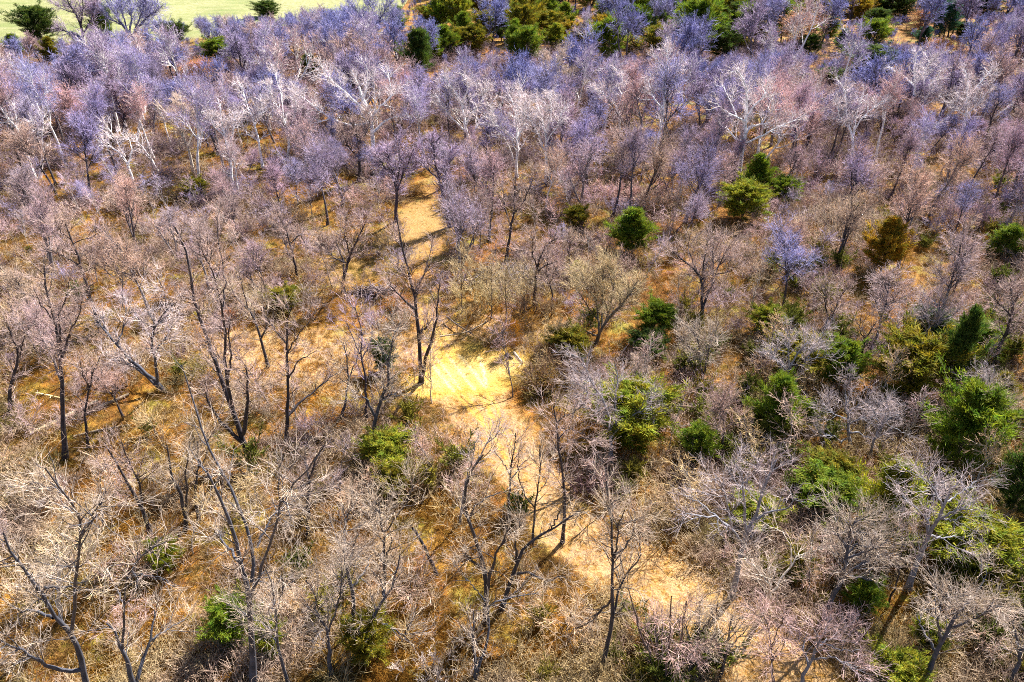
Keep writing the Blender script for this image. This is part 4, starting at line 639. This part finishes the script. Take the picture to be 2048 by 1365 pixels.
def shade_for(y, px, r):  # farther twigs turn blue violet: haze of distance put into the colour
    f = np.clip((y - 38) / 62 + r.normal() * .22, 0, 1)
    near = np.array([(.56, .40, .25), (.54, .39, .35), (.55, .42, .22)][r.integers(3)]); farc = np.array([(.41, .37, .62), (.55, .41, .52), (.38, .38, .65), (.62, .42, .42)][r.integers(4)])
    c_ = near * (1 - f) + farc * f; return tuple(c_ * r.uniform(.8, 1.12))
def zone(px, py):
    side = 'left' if px < 760 else ('right' if px > 1180 else 'centre')
    if py > 850: return {'left': 'lower left among dry brush', 'centre': 'bottom centre beside the path', 'right': 'lower right among green cedars'}[side]
    if py > 480: return {'left': 'left of the clearing among dry brush', 'centre': 'around the clearing', 'right': 'right of the clearing among lilac brush and cedars'}[side]
    return {'left': 'under the white sycamores at upper left', 'centre': 'in the wood behind the upper path', 'right': 'in the lilac wood at upper right'}[side]
N_IND = 225
for j, (x, y, px, py) in enumerate(tp[:N_IND]):
    k = rng.integers(len(VAR)); s = rng.uniform(.6, 1.15) * (.66 if y < 50 else (.9 if y < 75 else 1.3)); zn = zone(px, py); s = cap_scale(x, y, px, s, 10.5)
    if s < .46: continue
    bk = [(.06, .05, .055), (.085, .07, .075), (.17, .15, .155)][rng.integers(3)]
    wh = y > 78 and rng.random() < .25
    if wh: bk = (.66, .63, .61)
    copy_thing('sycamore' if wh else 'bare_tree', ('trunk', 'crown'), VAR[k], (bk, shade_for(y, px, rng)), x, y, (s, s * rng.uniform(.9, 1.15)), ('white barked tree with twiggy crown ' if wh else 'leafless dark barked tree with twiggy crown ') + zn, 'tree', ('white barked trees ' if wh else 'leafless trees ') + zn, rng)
sp_ = scatter_pts(rng, 230, 23, 95, lambda y, px: 3.0 if y < 60 else 3.8, tall=2.5, excl=.7, thin=.5)
for x, y, px, py in sp_:
    k = rng.integers(len(SHR)); s = rng.uniform(.6, 1.1); zn = zone(px, py); tall_ = rng.random()
    c_ = np.array(shade_for(y, px, rng)) * (1.12 if py > 800 else 1.)
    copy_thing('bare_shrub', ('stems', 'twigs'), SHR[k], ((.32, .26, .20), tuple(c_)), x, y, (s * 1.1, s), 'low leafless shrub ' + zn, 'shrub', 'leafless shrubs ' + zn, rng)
sa_ = scatter_pts(rng, 150, 24, 90, 3.4, tall=4., excl=.6, thin=.5)
for x, y, px, py in sa_:
    k = rng.integers(len(SAP)); s = rng.uniform(.7, 1.25); zn = zone(px, py)
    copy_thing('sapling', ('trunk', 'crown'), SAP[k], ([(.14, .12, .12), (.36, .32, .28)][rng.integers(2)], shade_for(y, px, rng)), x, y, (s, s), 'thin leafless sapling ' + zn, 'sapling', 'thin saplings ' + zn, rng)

# ------------------------------------------------------------------ masses nobody could count: geometry nodes over points
def scatter(name, pts, rot, scl, idx, meshes, tilt=None):
    me = bpy.data.meshes.new(name); me.vertices.add(len(pts)); me.vertices.foreach_set('co', pts.astype(np.float32).ravel())
    ra = me.attributes.new('rot', 'FLOAT_VECTOR', 'POINT'); r3 = np.zeros((len(pts), 3), np.float32); r3[:, 2] = rot
    if tilt is not None: r3[:, :2] = tilt
    ra.data.foreach_set('vector', r3.ravel())
    sa = me.attributes.new('scl', 'FLOAT_VECTOR', 'POINT'); sa.data.foreach_set('vector', np.stack([scl[0], scl[0], scl[1]], 1).astype(np.float32).ravel())
    ia = me.attributes.new('idx', 'INT', 'POINT'); ia.data.foreach_set('value', np.where(idx >= 100, 6 + idx.astype(int) % 2, idx).astype(np.int32))
    o = obj(name, me); tag(o, kind='stuff')
    g = bpy.data.node_groups.new(name + ' nodes', 'GeometryNodeTree'); g.interface.new_socket('Geometry', in_out='INPUT', socket_type='NodeSocketGeometry'); g.interface.new_socket('Geometry', in_out='OUTPUT', socket_type='NodeSocketGeometry')
    gi = nd(g, 'NodeGroupInput'); go = nd(g, 'NodeGroupOutput'); jn = nd(g, 'GeometryNodeJoinGeometry'); l = g.links.new
    def attr(n_, ty):
        a_ = nd(g, 'GeometryNodeInputNamedAttribute', data_type=ty); a_.inputs[0].default_value = n_; return [s for s in a_.outputs if s.enabled and s.name == 'Attribute'][0]
    ar, as_, ai = attr('rot', 'FLOAT_VECTOR'), attr('scl', 'FLOAT_VECTOR'), attr('idx', 'INT')
    e2r = nd(g, 'FunctionNodeEulerToRotation'); l(ar, e2r.inputs[0])
    for k, m_ in enumerate(meshes):
        src = bpy.data.objects.new(name + ' piece', m_)                 # not linked to the scene
        oi = nd(g, 'GeometryNodeObjectInfo'); oi.inputs['Object'].default_value = src; oi.inputs['As Instance'].default_value = True
        cp = nd(g, 'FunctionNodeCompare', data_type='INT', operation='EQUAL'); ii = [s for s in cp.inputs if s.enabled]; l(ai, ii[0]); ii[1].default_value = k
        ip = nd(g, 'GeometryNodeInstanceOnPoints'); l(gi.outputs[0], ip.inputs['Points']); l(cp.outputs[0], ip.inputs['Selection']); l(oi.outputs['Geometry'], ip.inputs['Instance']); l(e2r.outputs[0], ip.inputs['Rotation']); l(as_, ip.inputs['Scale']); l(ip.outputs[0], jn.inputs[0])
    l(jn.outputs[0], go.inputs[0]); md = o.modifiers.new('scatter', 'NODES'); md.node_group = g
    return o
# far wood beyond the nearest trees
FARV = []
FARM = [plain_twig('far twigs blue', (.31, .33, .68), (.38, .36, .66)), plain_twig('far twigs lilac', (.44, .37, .60), (.54, .42, .56)), plain_twig('far twigs pinkish', (.64, .45, .46), (.60, .42, .38))]  # bluer ones stand farther off, distance haze is in the twig colour
M_FARW, t__, b__ = mat('far white bark'); b__.inputs['Base Color'].default_value = (.72, .70, .69, 1)
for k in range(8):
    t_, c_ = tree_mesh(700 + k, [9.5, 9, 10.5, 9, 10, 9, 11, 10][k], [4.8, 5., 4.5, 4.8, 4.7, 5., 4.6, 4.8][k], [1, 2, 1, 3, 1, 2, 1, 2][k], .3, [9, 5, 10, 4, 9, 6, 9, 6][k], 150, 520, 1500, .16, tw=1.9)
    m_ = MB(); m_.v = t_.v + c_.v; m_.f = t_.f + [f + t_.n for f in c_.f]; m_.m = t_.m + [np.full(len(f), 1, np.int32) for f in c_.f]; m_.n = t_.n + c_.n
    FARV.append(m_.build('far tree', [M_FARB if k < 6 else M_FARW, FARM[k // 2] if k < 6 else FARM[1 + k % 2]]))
fp = tp[N_IND:]; n = len(fp)
s_ = np.array([cap_scale(a[0], a[1], a[2], s0, 10.5) for a, s0 in zip(fp, rng.uniform(.85, 1.5, n))])
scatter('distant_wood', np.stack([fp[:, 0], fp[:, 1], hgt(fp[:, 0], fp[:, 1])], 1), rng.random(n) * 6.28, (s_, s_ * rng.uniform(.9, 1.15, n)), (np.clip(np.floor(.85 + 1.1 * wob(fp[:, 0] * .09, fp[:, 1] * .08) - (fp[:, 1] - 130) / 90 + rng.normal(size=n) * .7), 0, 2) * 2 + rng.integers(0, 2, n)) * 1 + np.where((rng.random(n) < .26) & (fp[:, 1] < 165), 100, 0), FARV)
# undergrowth
BR = []
M_BRUSH2 = plain_twig('lilac brush twigs', (.33, .22, .20), (.36, .27, .33))  # mid and far brush, purplish shade of the gaps put into its colour
for k in range(6):
    nr = k < 3; P, Rr, rg = stems_mesh(800 + k, 9 if nr else 13, 1.9 if nr else 1.6, .8, 0, 1, None, r=.017); mb = MB(); mb.tubes(P, Rr, 3, rg)
    B2, R2 = grow(rg, P, Rr, 34 if nr else 60, .15, 1, (20, 60), (.5, 1.3) if nr else (.3, 1.), 5, .16, .03, .8, .013, .008); mb.tubes(B2, R2, 3, rg)
    B3, R3 = grow(rg, B2, R2, 44 if nr else 80, .1, 1, (20, 60), (.3, .7), 3, .2, .03, .8, .010, .006); mb.tubes(B3, R3, 3, rg)
    BR.append(mb.build('brush clump', M_BRUSH if k < 3 else M_BRUSH2))
n = 52000
y = 20 + 150 * rng.random(n) ** 1.15; x = (rng.random(n) - .5) * 2 * (y * .80 + 12); P = np.stack([x, y, hgt(x, y)], 1); px, py = project(P)
pm, am, cm, c2, gm_ = masks(x, y)
dens = .03 + .46 * np.clip(.36 + 1.3 * wob(x * .21, y * .23) + .5 * wob(x * .07 + 3, y * .06), 0, 1)
dens *= np.clip(1 - 1.6 * np.maximum.reduce([pm, am, cm * 1.3, c2, gm_ * .45]), .045, 1) * (cm < .3)
keep = (px > -150) & (px < 2200) & (py < 1480) & (rng.random(n) < dens) & (in_field(x, y) < -1)
P = P[keep]; n = len(P); f = np.clip((P[:, 1] - 50) / 70 + rng.normal(size=n) * .25, 0, 1); s_ = rng.uniform(.45, 1.15, n) * (1 + .7 * np.clip((P[:, 1] - 70) / 40, 0, 1))
scatter('undergrowth', P, rng.random(n) * 6.28, (s_ * 1.1, s_), (rng.random(n) < f) * 3 + rng.integers(0, 3, n), BR)
# dry grass
def tuft(seed, nb, h, wd, m_):
    rg = np.random.default_rng(seed); a = rg.random(nb) * 6.283; r_ = rg.random(nb) ** .5 * .28; p = np.stack([r_ * np.cos(a), r_ * np.sin(a), np.full(nb, -.03)], 1)
    d = norm(np.stack([rg.normal(size=nb) * .55, rg.normal(size=nb) * .55, np.ones(nb)], 1)); d2 = norm(d + np.stack([rg.normal(size=nb) * .6, rg.normal(size=nb) * .6, np.full(nb, -.3)], 1))
    L = rg.uniform(.5, 1.1, nb)[:, None] * h; s_ = norm(np.cross(d, rg.normal(size=(nb, 3)))) * wd
    q = p + d * L * .6; e_ = q + d2 * L * .5; mb = MB()
    v = np.stack([p - s_, p + s_, q + s_ * .8, q - s_ * .8, e_ + s_ * .15, e_ - s_ * .15], 1); i = np.arange(nb)[:, None] * 6
    mb.add(v, np.concatenate([i + [0, 1, 2, 3], i + [3, 2, 4, 5]], 0)); return mb.build('tuft', m_)
TF = [tuft(900 + k, 40, .42, .010, M_GRASS) for k in range(3)] + [tuft(910, 40, .22, .010, M_GREENGRASS)]
n = 90000
y = 20 + 95 * rng.random(n) ** 1.1; x = (rng.random(n) - .5) * 2 * (y * .80 + 8); P = np.stack([x, y, hgt(x, y)], 1); px, py = project(P); pm, am, cm, c2, gm_ = masks(x, y)
dens = (.35 + .6 * np.clip(.5 + wob(x * .4, y * .37), 0, 1)) * np.clip(1.0 - .9 * np.maximum(pm, cm) - .6 * np.maximum(am, c2), .06, 1)
keep = (px > -100) & (px < 2150) & (py < 1450) & (rng.random(n) < dens); P = P[keep]; n = len(P)
s_ = rng.uniform(.5, 1.3, n) * np.where(np.maximum(pm, cm)[keep] > .4, .45, 1.)
gsel = (gm_[keep] > .4) & (rng.random(n) < .5) | (rng.random(n) < .06)
scatter('dry_grass', P, rng.random(n) * 6.28, (s_, s_), np.where(gsel, 3, rng.integers(0, 3, n)), TF)
# yellow green evergreen undergrowth between the cedars
GU = []
for k in range(3):
    t_, c_ = foliage_mesh(950 + k, 1.3, .75, egg, 26, 26, (.14, .32), (.03, .07), (20, 60), .02); M_GU = translucent(plain_twig('green undergrowth leaves %d' % k, *[((.13, .155, .02), (.18, .18, .025)), ((.08, .11, .016), (.13, .14, .02)), ((.24, .20, .03), (.18, .16, .02))][k]), .35); c_.v += t_.v; c_.f += [f + c_.n for f in t_.f]; c_.m += t_.m
    GU.append(c_.build('green clump', M_GU))
n = 16000
y = 21 + 75 * rng.random(n) ** 1.1; x = (rng.random(n) - .5) * 2 * (y * .80 + 8); P = np.stack([x, y, hgt(x, y)], 1); px, py = project(P); pm, am, cm, c2, gm_ = masks(x, y)
pat = np.clip(.2 + 1.2 * wob(x * .23 + 1, y * .25 + 2), 0, 1); side = np.interp(px, [0, 900, 1150, 1400, 2048], [.05, .03, .06, .55, .75]) * np.interp(py, [380, 560, 700, 1365], [.05, .4, 1, 1])
keep = (px > -60) & (px < 2110) & (py < 1430) & (rng.random(n) < pat * side * .36) & (np.maximum.reduce([pm, am, cm, c2]) < .2); P = P[keep]; n = len(P); s_ = rng.uniform(.5, 1.5, n)
scatter('green_undergrowth', P, rng.random(n) * 6.28, (s_ * 1.1, s_), rng.integers(0, 3, n), GU)
